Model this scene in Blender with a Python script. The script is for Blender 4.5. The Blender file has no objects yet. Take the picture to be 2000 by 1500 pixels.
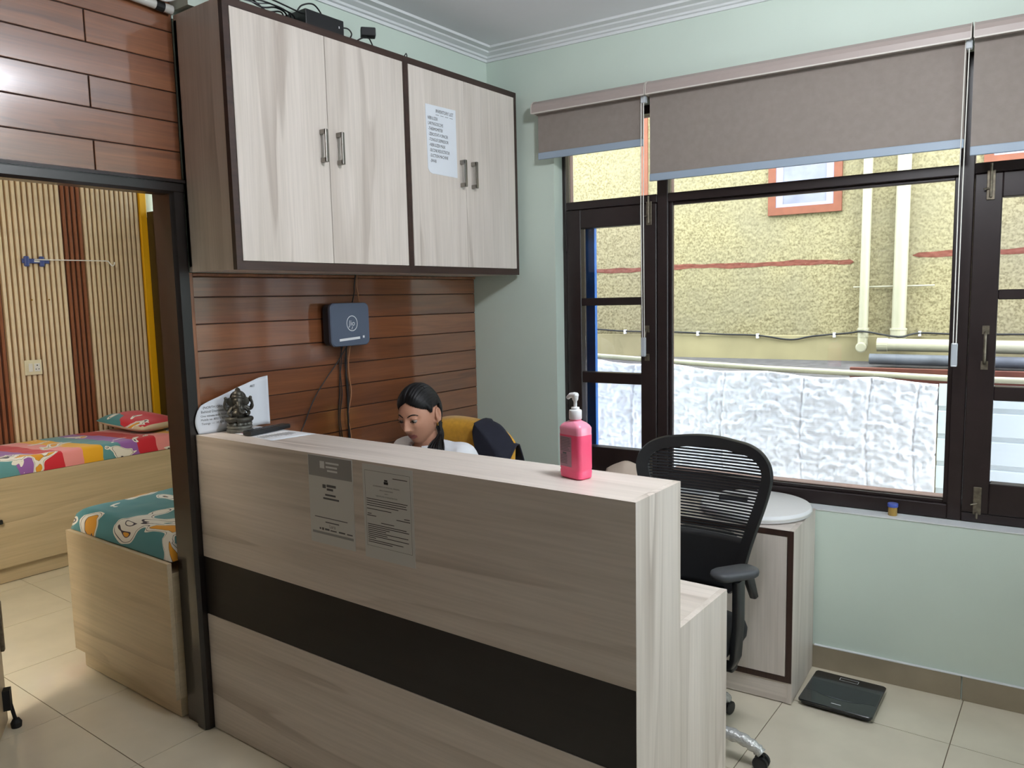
import bpy, bmesh, math, random
import numpy as np
from mathutils import Matrix, Vector
random.seed(7); np.random.seed(7)
D = bpy.data; SC = bpy.context.scene; COL = SC.collection
R = math.radians

# ------------------------------------------------------------------ camera, world, exposure
CAM_LOC = Vector((2.66358, -3.26917, 1.62839)); YAW, PITCH, ROLL, FPX = R(36.61), R(-6.2725), R(-1.2594), 1518.6
_f = Vector((-math.sin(YAW)*math.cos(PITCH), math.cos(YAW)*math.cos(PITCH), math.sin(PITCH)))
_r0 = Vector((math.cos(YAW), math.sin(YAW), 0)); _u0 = _r0.cross(_f)
_r = _r0*math.cos(ROLL) + _u0*math.sin(ROLL); _u = -_r0*math.sin(ROLL) + _u0*math.cos(ROLL)
cd = D.cameras.new('camera'); cam = D.objects.new('camera', cd); COL.objects.link(cam)
cd.sensor_fit = 'HORIZONTAL'; cd.sensor_width = 36; cd.lens = FPX/2000*36; cd.clip_start = .05; cd.clip_end = 100
cam.matrix_world = Matrix(((_r.x, _u.x, -_f.x, CAM_LOC.x), (_r.y, _u.y, -_f.y, CAM_LOC.y), (_r.z, _u.z, -_f.z, CAM_LOC.z), (0, 0, 0, 1)))
SC.camera = cam
W = D.worlds.new('sky'); SC.world = W; W.use_nodes = True
WN = W.node_tree.nodes; WN['Background'].inputs[0].default_value = (.86, .93, 1.0, 1); WN['Background'].inputs[1].default_value = 6.5
vs = SC.view_settings; vs.view_transform = 'Standard'; vs.look = 'None'; vs.gamma = 1; vs.use_curve_mapping = False
vs.exposure = 0.55
SC.cycles.max_bounces = 6; SC.cycles.diffuse_bounces = 3; SC.cycles.glossy_bounces = 2; SC.cycles.adaptive_threshold = .035; SC.cycles.transparent_max_bounces = 8
SC.cycles.sample_clamp_indirect = 6
SC.cycles.caustics_reflective = False; SC.cycles.caustics_refractive = False

ANG = R(3.628)
FB = Matrix.Rotation(ANG, 4, 'Z')          # frame of the window wall: local y = 0 is its inner face
FI = Matrix.Identity(4)

# ------------------------------------------------------------------ materials
def lin(c):
    return tuple(((v/255)/12.92 if v/255 <= .04045 else ((v/255+.055)/1.055)**2.4) for v in c)
def newmat(name):
    m = D.materials.new(name); m.use_nodes = True
    return m, m.node_tree.nodes, m.node_tree.links, m.node_tree.nodes['Principled BSDF']
def plain(name, rgb, rough=.5, metal=0, spec=.5, coat=0, noise=0, nscale=8, bump=0, bscale=60, trans=0, emit=0, ior=None, alpha=1, sheen=0):
    m, N, L, B = newmat(name)
    c = lin(rgb)
    B.inputs['Base Color'].default_value = (*c, 1); B.inputs['Roughness'].default_value = rough; B.inputs['Metallic'].default_value = metal
    B.inputs['Specular IOR Level'].default_value = spec; B.inputs['Coat Weight'].default_value = coat
    B.inputs['Transmission Weight'].default_value = trans; B.inputs['Alpha'].default_value = alpha
    B.inputs['Sheen Weight'].default_value = sheen
    if ior: B.inputs['IOR'].default_value = ior
    if emit:
        B.inputs['Emission Color'].default_value = (*c, 1); B.inputs['Emission Strength'].default_value = emit
    tc = N.new('ShaderNodeTexCoord')
    if noise:
        n = N.new('ShaderNodeTexNoise'); n.inputs['Scale'].default_value = nscale; n.inputs['Detail'].default_value = 3
        L.new(tc.outputs['Object'], n.inputs['Vector'])
        rp = N.new('ShaderNodeValToRGB'); k = max(noise, .02)
        rp.color_ramp.elements[0].position = .3; rp.color_ramp.elements[1].position = .7
        rp.color_ramp.elements[0].color = (*[v*(1-k) for v in c], 1); rp.color_ramp.elements[1].color = (*[min(1, v*(1+k)) for v in c], 1)
        L.new(n.outputs['Fac'], rp.inputs[0]); L.new(rp.outputs[0], B.inputs['Base Color'])
    if bump:
        n2 = N.new('ShaderNodeTexNoise'); n2.inputs['Scale'].default_value = bscale; n2.inputs['Detail'].default_value = 3
        L.new(tc.outputs['Object'], n2.inputs['Vector'])
        b = N.new('ShaderNodeBump'); b.inputs['Strength'].default_value = bump; b.inputs['Distance'].default_value = .005
        L.new(n2.outputs['Fac'], b.inputs['Height']); L.new(b.outputs[0], B.inputs['Normal'])
    return m
def wood(name, c0, c1, c2, axis, rough=.4, across=9., along=.55, vein=.5, coat=0, coatr=.05, spec=.5, seed=0, var=False, fine=.35):
    """laminate / timber: stretched noise along an axis, cathedral veins, fine pores"""
    m, N, L, B = newmat(name)
    tc = N.new('ShaderNodeTexCoord'); mp = N.new('ShaderNodeMapping')
    s = [across]*3; s['xyz'.index(axis)] = along; mp.inputs['Scale'].default_value = s; mp.inputs['Location'].default_value = (seed, seed*.7, seed*1.3)
    src = tc.outputs['Object']
    if var or axis:                          # every board its own figure
        oi = N.new('ShaderNodeObjectInfo'); ad = N.new('ShaderNodeVectorMath'); ad.operation = 'MULTIPLY_ADD'
        L.new(oi.outputs['Random'], ad.inputs[0]); ad.inputs[1].default_value = (7, 11, 13); L.new(src, ad.inputs[2]); src = ad.outputs[0]
    L.new(src, mp.inputs['Vector'])
    n = N.new('ShaderNodeTexNoise'); n.inputs['Scale'].default_value = 1.; n.inputs['Detail'].default_value = 5; n.inputs['Roughness'].default_value = .6; n.inputs['Distortion'].default_value = .8
    L.new(mp.outputs[0], n.inputs['Vector'])
    rp = N.new('ShaderNodeValToRGB'); e = rp.color_ramp.elements
    e[0].position = .28; e[0].color = (*lin(c1), 1); e[1].position = .72; e[1].color = (*lin(c0), 1)
    L.new(n.outputs['Fac'], rp.inputs[0])
    # veins: thin iso-lines of a slow noise
    n2 = N.new('ShaderNodeTexNoise'); n2.inputs['Scale'].default_value = .62; n2.inputs['Detail'].default_value = 2.5; n2.inputs['Distortion'].default_value = .5
    L.new(mp.outputs[0], n2.inputs['Vector'])
    mt = N.new('ShaderNodeMath'); mt.operation = 'MULTIPLY'; mt.inputs[1].default_value = 5; L.new(n2.outputs['Fac'], mt.inputs[0])
    fr = N.new('ShaderNodeMath'); fr.operation = 'FRACT'; L.new(mt.outputs[0], fr.inputs[0])
    r2 = N.new('ShaderNodeValToRGB'); e = r2.color_ramp.elements
    e[0].position = .0; e[0].color = (0, 0, 0, 1); e[1].position = .5; e[1].color = (1, 1, 1, 1)
    x = r2.color_ramp.elements.new(.57); x.color = (0, 0, 0, 1)
    L.new(fr.outputs[0], r2.inputs[0])
    # broken up
    n3 = N.new('ShaderNodeTexNoise'); n3.inputs['Scale'].default_value = .9; L.new(mp.outputs[0], n3.inputs['Vector'])
    r3 = N.new('ShaderNodeValToRGB'); r3.color_ramp.elements[0].position = .48; r3.color_ramp.elements[1].position = .68; L.new(n3.outputs['Fac'], r3.inputs[0])
    mu = N.new('ShaderNodeMath'); mu.operation = 'MULTIPLY'; L.new(r2.outputs[0], mu.inputs[0]); L.new(r3.outputs[0], mu.inputs[1])
    mv = N.new('ShaderNodeMath'); mv.operation = 'MULTIPLY'; mv.inputs[1].default_value = vein; L.new(mu.outputs[0], mv.inputs[0])
    mx = N.new('ShaderNodeMixRGB'); L.new(mv.outputs[0], mx.inputs[0]); L.new(rp.outputs[0], mx.inputs[1]); mx.inputs[2].default_value = (*lin(c2), 1)
    # fine pores
    mp2 = N.new('ShaderNodeMapping'); s2 = [across*14]*3; s2['xyz'.index(axis)] = along*5; mp2.inputs['Scale'].default_value = s2; L.new(src, mp2.inputs['Vector'])
    n4 = N.new('ShaderNodeTexNoise'); n4.inputs['Scale'].default_value = 1; n4.inputs['Detail'].default_value = 3; L.new(mp2.outputs[0], n4.inputs['Vector'])
    r4 = N.new('ShaderNodeValToRGB'); r4.color_ramp.elements[0].position = .35; r4.color_ramp.elements[1].position = .65
    r4.color_ramp.elements[0].color = (1-fine, 1-fine, 1-fine, 1); r4.color_ramp.elements[1].color = (1, 1, 1, 1); L.new(n4.outputs['Fac'], r4.inputs[0])
    mm = N.new('ShaderNodeMixRGB'); mm.blend_type = 'MULTIPLY'; mm.inputs[0].default_value = .6; L.new(mx.outputs[0], mm.inputs[1]); L.new(r4.outputs[0], mm.inputs[2])
    last = mm.outputs[0]
    if var:
        hs = N.new('ShaderNodeHueSaturation'); mr = N.new('ShaderNodeMapRange'); mr.inputs[3].default_value = .82; mr.inputs[4].default_value = 1.14
        L.new(oi.outputs['Random'], mr.inputs[0]); L.new(mr.outputs[0], hs.inputs['Value']); L.new(last, hs.inputs['Color']); last = hs.outputs[0]
    L.new(last, B.inputs['Base Color'])
    B.inputs['Roughness'].default_value = rough; B.inputs['Specular IOR Level'].default_value = spec
    B.inputs['Coat Weight'].default_value = coat; B.inputs['Coat Roughness'].default_value = coatr
    if coat == 1: B.inputs['Coat IOR'].default_value = 2.1
    bp = N.new('ShaderNodeBump'); bp.inputs['Strength'].default_value = .06; bp.inputs['Distance'].default_value = .002
    L.new(n4.outputs['Fac'], bp.inputs['Height']); L.new(bp.outputs[0], B.inputs['Normal'])
    return m
M = {}
PALE = ((229, 218, 210), (208, 197, 187), (150, 133, 120))
for ax in 'xyz':
    M['pale_'+ax] = wood('pale_laminate_'+ax, *PALE, ax, rough=.42, across=8, along=.6, vein=.55, seed=3, fine=.16)
    M['bed_'+ax] = wood('bed_laminate_'+ax, (214, 194, 164), (193, 172, 140), (142, 118, 90), ax, rough=.4, across=7, along=.6, vein=.45, seed=11, fine=.15)
    M['wenge_'+ax] = wood('wenge_laminate_'+ax, (70, 48, 40), (48, 32, 28), (30, 20, 18), ax, rough=.45, across=14, along=.8, vein=.3, seed=5)
M['stripe'] = wood('dark_stripe_laminate', (30, 24, 22), (20, 16, 15), (12, 10, 10), 'x', rough=.5, across=20, along=.6, vein=.2, seed=9)
M['plank'] = wood('varnished_teak_plank', (150, 92, 54), (112, 62, 36), (72, 36, 22), 'y', rough=.35, across=12, along=.9, vein=.55, coat=1, coatr=.09, seed=1, var=True, fine=.25)
M['plank_gap'] = plain('plank_groove', (46, 24, 16), .7)
M['trim_wood'] = wood('teak_moulding', (158, 104, 70), (122, 74, 46), (80, 42, 26), 'z', rough=.35, across=20, along=1, coat=.6, coatr=.12, seed=4)
M['darkframe'] = plain('dark_polished_timber', (20, 13, 12), .3, coat=.4, noise=.25, nscale=20)
M['winframe'] = plain('dark_brown_window_paint', (38, 28, 28), .38, noise=.15, nscale=15)
M['winlit'] = plain('skylit_brown_paint', (100, 74, 64), .6, noise=.15)  # lighter than the inner frame: sky light put into the outer paint
M['bluepaint'] = plain('blue_enamel_paint', (44, 108, 180), .5, noise=.12)
M['mint'] = plain('mint_emulsion_paint', (207, 220, 209), .62, noise=.02, nscale=3, bump=.05, bscale=140)
M['ceil'] = plain('ceiling_white_paint', (238, 238, 243), .8, noise=.02, nscale=2)
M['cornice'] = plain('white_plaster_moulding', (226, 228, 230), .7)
M['tile'] = plain('cream_vitrified_tile', (224, 214, 193), .13, coat=.3, noise=.05, nscale=5)
M['bounce_cut_brown'] = plain('dark_bounce_cut_wall', (104, 70, 50), .4, noise=.15, nscale=6)  # dark colour given to the unseen front wall to cut bounce light
M['grout'] = plain('tile_grout', (120, 104, 84), .9, noise=.15, nscale=30)
M['skirting'] = plain('beige_skirting_tile', (150, 138, 118), .3, noise=.07, nscale=9)
M['metal'] = plain('brushed_nickel', (150, 146, 140), .32, metal=1)
M['steel'] = plain('old_steel', (120, 112, 98), .5, metal=.8, noise=.3, nscale=60)
M['blackplastic'] = plain('black_plastic', (26, 27, 30), .42)
M['matblack'] = plain('black_rubber', (18, 18, 20), .7)
M['blackmesh'] = plain('black_chair_mesh', (20, 21, 26), .75)
M['armgrey'] = plain('charcoal_soft_armrest', (62, 64, 68), .5)
M['white'] = plain('white_plastic', (232, 232, 234), .4)
M['paper'] = plain('white_paper', (226, 230, 238), .75)
M['papergrey'] = plain('laminated_grey_paper', (214, 214, 212), .35)
M['posterhead'] = plain('poster_header_grey', (150, 150, 152), .35)
M['ink'] = plain('black_ink', (40, 40, 46), .7)
M['inkgrey'] = plain('grey_ink', (96, 96, 100), .7)
M['whiteink'] = plain('white_ink', (225, 228, 230), .6)
M['redink'] = plain('maroon_print', (150, 70, 90), .7)
M['cassette'] = plain('taupe_blind_cassette', (168, 154, 148), .42)
M['blindbar'] = plain('pale_blue_grey_aluminium', (150, 164, 180), .45)
M['cassetteedge'] = plain('light_cassette_edge', (205, 198, 190), .5)
M['clear'] = plain('clear_plastic', (225, 232, 240), .12, alpha=.45)
M['chain'] = plain('white_bead_chain', (225, 222, 214), .4)
M['cablewhite'] = plain('white_cable', (206, 204, 200), .5)
M['cableblack'] = plain('black_cable', (22, 22, 24), .5)
M['cabletan'] = plain('tan_cable', (170, 120, 84), .5)
M['router'] = plain('slate_blue_router_plastic', (84, 94, 112), .45)
M['routerdark'] = plain('dark_router_side', (26, 30, 38), .5)
M['pinkliquid'] = plain('pink_sanitiser_plastic', (255, 92, 132), .22, noise=.02)
M['pinkclear'] = plain('pale_pink_plastic', (248, 150, 176), .2)
M['labelgrey'] = plain('printed_bottle_label', (176, 130, 146), .4)
M['bronze'] = plain('dark_aged_bronze', (72, 70, 64), .42, metal=.55, noise=.35, nscale=45)
M['bronzebase'] = plain('worn_grey_bronze', (104, 104, 98), .5, metal=.35, noise=.3, nscale=45)
M['skin'] = plain('warm_brown_skin', (186, 136, 112), .5, noise=.03, nscale=20)
M['lips'] = plain('muted_rose_lips', (142, 82, 76), .4)
M['hair'] = plain('black_hair', (11, 10, 13), .5, spec=.3, noise=.3, nscale=60)
M['eye'] = plain('eye_white', (150, 138, 132), .35)
M['iris'] = plain('dark_brown_iris', (30, 20, 16), .15)
M['shirt'] = plain('white_cotton', (228, 230, 236), .8, noise=.03, nscale=20, bump=.15, bscale=30)
M['trouser'] = plain('dark_trousers', (44, 46, 58), .8)
M['gold'] = plain('gold_metal', (226, 178, 84), .25, metal=1)
M['mustard'] = plain('mustard_velvet', (214, 158, 44), .8, noise=.08, nscale=60, sheen=.3)
M['navy'] = plain('navy_knit', (30, 32, 46), .9, noise=.12, nscale=50)
M['goldprint'] = plain('gold_patterned_trim', (212, 150, 50), .6, noise=.3, nscale=70)
M['scale'] = plain('black_scale_glass', (28, 32, 36), .14, coat=.5)
M['scaleprint'] = plain('grey_scale_print', (84, 90, 94), .3)
M['wrap'] = plain('crumpled_plastic_film', (206, 206, 204), .22, metal=.35, bump=1., bscale=90, noise=.1, nscale=50)
M['yellow'] = plain('yellow_paint', (236, 178, 22), .5)
M['slat'] = plain('light_oak_slat', (230, 210, 182), .5, noise=.06, nscale=12)
M['slatback'] = plain('brown_slat_backing', (160, 128, 94), .7)
M['slatbackdark'] = plain('dark_slat_backing', (84, 48, 34), .7)
M['slatdark'] = plain('red_brown_slat', (140, 84, 56), .5, noise=.08, nscale=12)
M['switch'] = plain('ivory_switch_plastic', (232, 224, 200), .35)
M['bluehook'] = plain('blue_hook_plastic', (68, 84, 150), .4)
M['pillowcase'] = plain('cream_pillow_side', (214, 196, 170), .85)
M['jarblue'] = plain('blue_jar_lid', (72, 92, 176), .4)
M['jaramber'] = plain('amber_jar', (176, 142, 70), .25)
M['lamp'] = plain('lit_lamp_diffuser', (255, 226, 178), .5, emit=4)
M['plasterband'] = plain('smooth_yellow_plaster', (154, 142, 106), .85, noise=.12, nscale=4)
M['pvc'] = plain('cream_pvc_pipe', (168, 162, 138), .45, noise=.04, nscale=5)
M['pvcgrey'] = plain('grey_streaked_pipe', (84, 86, 92), .6, noise=.25, nscale=9)
M['cement'] = plain('grey_cement', (84, 80, 80), .9, noise=.25, nscale=14, bump=.6, bscale=20)
M['orange'] = plain('orange_brown_paint', (124, 70, 48), .7, noise=.1, nscale=20)
M['stripered'] = plain('brick_red_paint', (112, 58, 42), .75, noise=.1, nscale=20)
M['lilac'] = plain('pale_lilac_frame', (150, 144, 162), .6)
M['frost'] = plain('frosted_window_pane', (128, 128, 142), .35, noise=.15, nscale=10)
M['redroof'] = plain('red_oxide_edge', (108, 58, 46), .7, noise=.15)
M['sheet'] = plain('white_corrugated_sheet', (206, 211, 214), .45)
M['sheetgroove'] = plain('grey_sheet_groove', (140, 146, 152), .6)
M['ground'] = plain('lane_concrete', (130, 126, 120), .9, noise=.2)
M['leaf'] = plain('yellow_green_leaf', (150, 160, 50), .6, noise=.2, nscale=20)
M['outer'] = plain('outer_masonry', (190, 184, 170), .9)
def glass_mat(name='window_glass', tint=(.96, .98, .97), gloss=.06):
    m = D.materials.new(name); m.use_nodes = True; N = m.node_tree.nodes; L = m.node_tree.links; N.clear()
    o = N.new('ShaderNodeOutputMaterial'); mx = N.new('ShaderNodeMixShader'); t = N.new('ShaderNodeBsdfTransparent'); g = N.new('ShaderNodeBsdfGlossy')
    t.inputs[0].default_value = (*tint, 1); g.inputs['Roughness'].default_value = .02
    fr = N.new('ShaderNodeFresnel'); fr.inputs[0].default_value = 1.45
    L.new(fr.outputs[0], mx.inputs[0]); L.new(t.outputs[0], mx.inputs[1]); L.new(g.outputs[0], mx.inputs[2]); L.new(mx.outputs[0], o.inputs[0])
    return m
M['glass'] = glass_mat()
M['dustyglass'] = glass_mat('dusty_window_glass', (.86, .87, .9))
def translucent(name, rgb, fac, rough=.85):
    m = plain(name, rgb, rough, noise=.05, nscale=40, bump=.1, bscale=300); N = m.node_tree.nodes; L = m.node_tree.links
    B = N['Principled BSDF']; o = N['Material Output']; t = N.new('ShaderNodeBsdfTranslucent'); t.inputs[0].default_value = (*lin(rgb), 1); mx = N.new('ShaderNodeMixShader'); mx.inputs[0].default_value = fac
    L.new(B.outputs[0], mx.inputs[1]); L.new(t.outputs[0], mx.inputs[2]); L.new(mx.outputs[0], o.inputs[0]); return m
M['fabric'] = translucent('taupe_blind_fabric', (150, 139, 132), .15)
def stucco():
    m, N, L, B = newmat('yellow_roughcast_render')
    tc = N.new('ShaderNodeTexCoord')
    n = N.new('ShaderNodeTexNoise'); n.inputs['Scale'].default_value = 75; n.inputs['Detail'].default_value = 6; L.new(tc.outputs['Object'], n.inputs['Vector'])
    rp = N.new('ShaderNodeValToRGB'); e = rp.color_ramp.elements; e[0].position = .36; e[0].color = (*lin((122, 111, 82)), 1); e[1].position = .56; e[1].color = (*lin((157, 146, 112)), 1)
    L.new(n.outputs['Fac'], rp.inputs[0])
    n2 = N.new('ShaderNodeTexNoise'); n2.inputs['Scale'].default_value = 1.7; n2.inputs['Detail'].default_value = 4; L.new(tc.outputs['Object'], n2.inputs['Vector'])
    r2 = N.new('ShaderNodeValToRGB'); r2.color_ramp.elements[0].position = .42; r2.color_ramp.elements[1].position = .62; L.new(n2.outputs['Fac'], r2.inputs[0])
    mx = N.new('ShaderNodeMixRGB'); mu = N.new('ShaderNodeMath'); mu.operation = 'MULTIPLY'; mu.inputs[1].default_value = .55; L.new(r2.outputs[0], mu.inputs[0])
    L.new(mu.outputs[0], mx.inputs[0]); L.new(rp.outputs[0], mx.inputs[1]); mx.inputs[2].default_value = (*lin((136, 128, 106)), 1)
    L.new(mx.outputs[0], B.inputs['Base Color']); B.inputs['Roughness'].default_value = .95; B.inputs['Specular IOR Level'].default_value = .1
    return m
M['stucco'] = stucco()
M['tarp'] = plain('silver_tarpaulin', (228, 226, 237), .42, metal=.2, noise=.05, nscale=6)
def stripes(name, axis, per, cols, blobs, skew=(0, 0, 0), bscale=5.5):
    """printed bed sheet: wavy colour bands with white and coloured cut-out shapes and dark outlines"""
    m, N, L, B = newmat(name)
    tc = N.new('ShaderNodeTexCoord'); sp = N.new('ShaderNodeSeparateXYZ')
    n = N.new('ShaderNodeTexNoise'); n.inputs['Scale'].default_value = 5; n.inputs['Detail'].default_value = 2; L.new(tc.outputs['Object'], n.inputs['Vector'])
    L.new(tc.outputs['Object'], sp.inputs[0])
    dt = N.new('ShaderNodeVectorMath'); dt.operation = 'DOT_PRODUCT'; d = [0, 0, 0]; d['xyz'.index(axis)] = 1/per
    d = [a+b for a, b in zip(d, skew)]; L.new(tc.outputs['Object'], dt.inputs[0]); dt.inputs[1].default_value = d
    ad = N.new('ShaderNodeMath'); ad.operation = 'MULTIPLY_ADD'; ad.inputs[1].default_value = .12; L.new(n.outputs['Fac'], ad.inputs[0]); L.new(dt.outputs['Value'], ad.inputs[2])
    fr = N.new('ShaderNodeMath'); fr.operation = 'FRACT'; L.new(ad.outputs[0], fr.inputs[0])
    rp = N.new('ShaderNodeValToRGB'); rp.color_ramp.interpolation = 'CONSTANT'; e = rp.color_ramp.elements
    while len(e) > 1: e.remove(e[-1])
    for i, c in enumerate(cols):
        el = e[0] if i == 0 else e.new(i/len(cols)); el.position = i/len(cols); el.color = (*lin(c), 1)
    L.new(fr.outputs[0], rp.inputs[0])
    n2 = N.new('ShaderNodeTexNoise'); n2.inputs['Scale'].default_value = bscale; n2.inputs['Detail'].default_value = 1.5; n2.inputs['Distortion'].default_value = .9; L.new(tc.outputs['Object'], n2.inputs['Vector'])
    r2 = N.new('ShaderNodeValToRGB'); r2.color_ramp.interpolation = 'CONSTANT'; e = r2.color_ramp.elements
    e[0].position = 0; e[0].color = (0, 0, 0, 1); e[1].position = blobs; e[1].color = (1, 1, 1, 1)
    L.new(n2.outputs['Fac'], r2.inputs[0])
    r3 = N.new('ShaderNodeValToRGB'); r3.color_ramp.interpolation = 'CONSTANT'; e = r3.color_ramp.elements
    e[0].position = 0; e[0].color = (*lin((240, 234, 228)), 1); e[1].position = blobs+.022; e[1].color = (*lin((52, 40, 60)), 1)
    x = e.new(blobs+.03); x.color = (*lin((238, 232, 226)), 1); x = e.new(blobs+.085); x.color = (*lin((60, 44, 60)), 1); x = e.new(blobs+.092); x.color = (*lin((232, 160, 40)), 1)
    L.new(n2.outputs['Fac'], r3.inputs[0])
    mx = N.new('ShaderNodeMixRGB'); L.new(r2.outputs[0], mx.inputs[0]); L.new(rp.outputs[0], mx.inputs[1]); L.new(r3.outputs[0], mx.inputs[2])
    L.new(mx.outputs[0], B.inputs['Base Color']); B.inputs['Roughness'].default_value = .85; B.inputs['Sheen Weight'].default_value = .2
    return m
RAIN = [(206, 32, 52), (238, 150, 152), (240, 176, 30), (92, 148, 158), (150, 96, 176)]
M['sheet_rainbow'] = stripes('rainbow_printed_sheet', 'y', .62, RAIN, .615, skew=(-.35, 0, 0))
M['sheet_teal'] = stripes('teal_printed_sheet', 'y', 2.2, [(206, 44, 62), (154, 110, 186), (240, 176, 30), (64, 128, 140), (72, 136, 146), (72, 136, 146)], .545, skew=(.08, 0, 0), bscale=4.5)

# ------------------------------------------------------------------ mesh helpers
def add_box(bm, x0, x1, y0, y1, z0, z1, bevel=0, seg=2):
    vs_ = [bm.verts.new(p) for p in ((x0, y0, z0), (x1, y0, z0), (x1, y1, z0), (x0, y1, z0), (x0, y0, z1), (x1, y0, z1), (x1, y1, z1), (x0, y1, z1))]
    fs = [bm.faces.new([vs_[i] for i in f]) for f in ((0, 3, 2, 1), (4, 5, 6, 7), (0, 1, 5, 4), (1, 2, 6, 5), (2, 3, 7, 6), (3, 0, 4, 7))]
    if bevel:
        es = list({e for f in fs for e in f.edges})
        bmesh.ops.bevel(bm, geom=es, offset=bevel, segments=seg, affect='EDGES', profile=.5)
    return bm
def BX(*a, **k): return add_box(bmesh.new(), *a, **k)
def add_prism(bm, pts, axis, a0, a1):
    """extrude a 2-D polygon along an axis; pts are the two other coordinates in order"""
    def mk(p, a):
        return {'x': (a, p[0], p[1]), 'y': (p[0], a, p[1]), 'z': (p[0], p[1], a)}[axis]
    A = [bm.verts.new(mk(p, a0)) for p in pts]; B_ = [bm.verts.new(mk(p, a1)) for p in pts]; n = len(pts)
    bm.faces.new(A); bm.faces.new(B_[::-1])
    for i in range(n): bm.faces.new((A[i], B_[i], B_[(i+1) % n], A[(i+1) % n]))
    bmesh.ops.recalc_face_normals(bm, faces=bm.faces)
    return bm
def PR(*a): return add_prism(bmesh.new(), *a)
def add_tube(bm, path, r, seg=8, cap=True):
    path = [Vector(p) for p in path]; n = len(path); rad = r if isinstance(r, (list, tuple)) else [r]*n
    rings = []; t0 = (path[1]-path[0]).normalized(); up = Vector((0, 0, 1)) if abs(t0.z) < .9 else Vector((1, 0, 0))
    nrm = t0.cross(up).normalized()
    for i, p in enumerate(path):
        t = ((path[min(i+1, n-1)]-path[max(i-1, 0)])).normalized()
        nrm = (nrm - t*nrm.dot(t)).normalized(); bn = t.cross(nrm)
        rings.append([bm.verts.new(p+(nrm*math.cos(a)+bn*math.sin(a))*rad[i]) for a in [2*math.pi*k/seg for k in range(seg)]])
    for i in range(n-1):
        for k in range(seg): bm.faces.new((rings[i][k], rings[i][(k+1) % seg], rings[i+1][(k+1) % seg], rings[i+1][k]))
    if cap: bm.faces.new(rings[0][::-1]); bm.faces.new(rings[-1])
    return bm
def TB(*a, **k): return add_tube(bmesh.new(), *a, **k)
def smooth_path(pts, k=6):
    pts = [Vector(p) for p in pts]; out = []
    for i in range(len(pts)-1):
        p0, p1, p2, p3 = pts[max(i-1, 0)], pts[i], pts[i+1], pts[min(i+2, len(pts)-1)]
        for j in range(k):
            t = j/k; out.append(.5*((2*p1)+(p2-p0)*t+(2*p0-5*p1+4*p2-p3)*t*t+(3*p1-p0-3*p2+p3)*t**3))
    return out+[pts[-1]]
def add_lathe(bm, prof, c=(0, 0, 0), seg=24, axis='z'):
    rings = []
    for r, h in prof:
        rg = []
        for k in range(seg):
            a = 2*math.pi*k/seg; x, y = r*math.cos(a), r*math.sin(a)
            p = {'z': (x, y, h), 'y': (x, h, y), 'x': (h, x, y)}[axis]
            rg.append(bm.verts.new((c[0]+p[0], c[1]+p[1], c[2]+p[2])))
        rings.append(rg)
    for i in range(len(rings)-1):
        for k in range(seg): bm.faces.new((rings[i][k], rings[i][(k+1) % seg], rings[i+1][(k+1) % seg], rings[i+1][k]))
    bm.faces.new(rings[0][::-1]); bm.faces.new(rings[-1])
    bmesh.ops.recalc_face_normals(bm, faces=bm.faces)
    return bm
def LT(*a, **k): return add_lathe(bmesh.new(), *a, **k)
def add_ball(bm, c, r, seg=12, rot=None):
    r = (r, r, r) if not isinstance(r, (tuple, list)) else r
    mat = Matrix.Translation(c) @ (rot if rot else FI) @ Matrix.Diagonal((*r, 1))
    nu_, nv_ = seg, max(6, seg*2//3); tv, bv = bm.verts.new(mat @ Vector((0, 0, 1))), bm.verts.new(mat @ Vector((0, 0, -1)))
    V = [[bm.verts.new(mat @ Vector((math.sin(math.pi*j/nv_)*math.cos(2*math.pi*k/nu_), math.sin(math.pi*j/nv_)*math.sin(2*math.pi*k/nu_), math.cos(math.pi*j/nv_)))) for k in range(nu_)] for j in range(1, nv_)]
    for k in range(nu_):
        k2 = (k+1) % nu_; bm.faces.new((tv, V[0][k], V[0][k2])); bm.faces.new((bv, V[-1][k2], V[-1][k]))
        for j in range(nv_-2): bm.faces.new((V[j][k], V[j+1][k], V[j+1][k2], V[j][k2]))
    return bm
def add_grid(bm, P):
    """P: array (n, m, 3)"""
    n, m = P.shape[:2]; V = [[bm.verts.new(P[i, j]) for j in range(m)] for i in range(n)]
    for i in range(n-1):
        for j in range(m-1): bm.faces.new((V[i][j], V[i+1][j], V[i+1][j+1], V[i][j+1]))
    return bm
def grid_mesh(name, P):
    n, m = P.shape[:2]; idx = np.arange(n*m).reshape(n, m)
    f = np.stack([idx[:-1, :-1], idx[1:, :-1], idx[1:, 1:], idx[:-1, 1:]], -1).reshape(-1, 4)
    me = D.meshes.new(name); me.from_pydata(P.reshape(-1, 3).tolist(), [], f.tolist()); return me
def vnoise(n, m, cx, cy, seed):
    """smooth value noise, n x m samples with cx x cy cells"""
    rg = np.random.RandomState(seed); g = rg.rand(int(cx)+3, int(cy)+3)
    x = np.linspace(0, cx, n); y = np.linspace(0, cy, m); xi = x.astype(int); yi = y.astype(int); fx = x-xi; fy = y-yi
    fx = fx*fx*(3-2*fx); fy = fy*fy*(3-2*fy); fx = fx[:, None]; fy = fy[None]
    a = g[np.ix_(xi, yi)]; b = g[np.ix_(xi+1, yi)]; c = g[np.ix_(xi, yi+1)]; d = g[np.ix_(xi+1, yi+1)]
    return (a*(1-fx)+b*fx)*(1-fy)+(c*(1-fx)+d*fx)*fy

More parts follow.
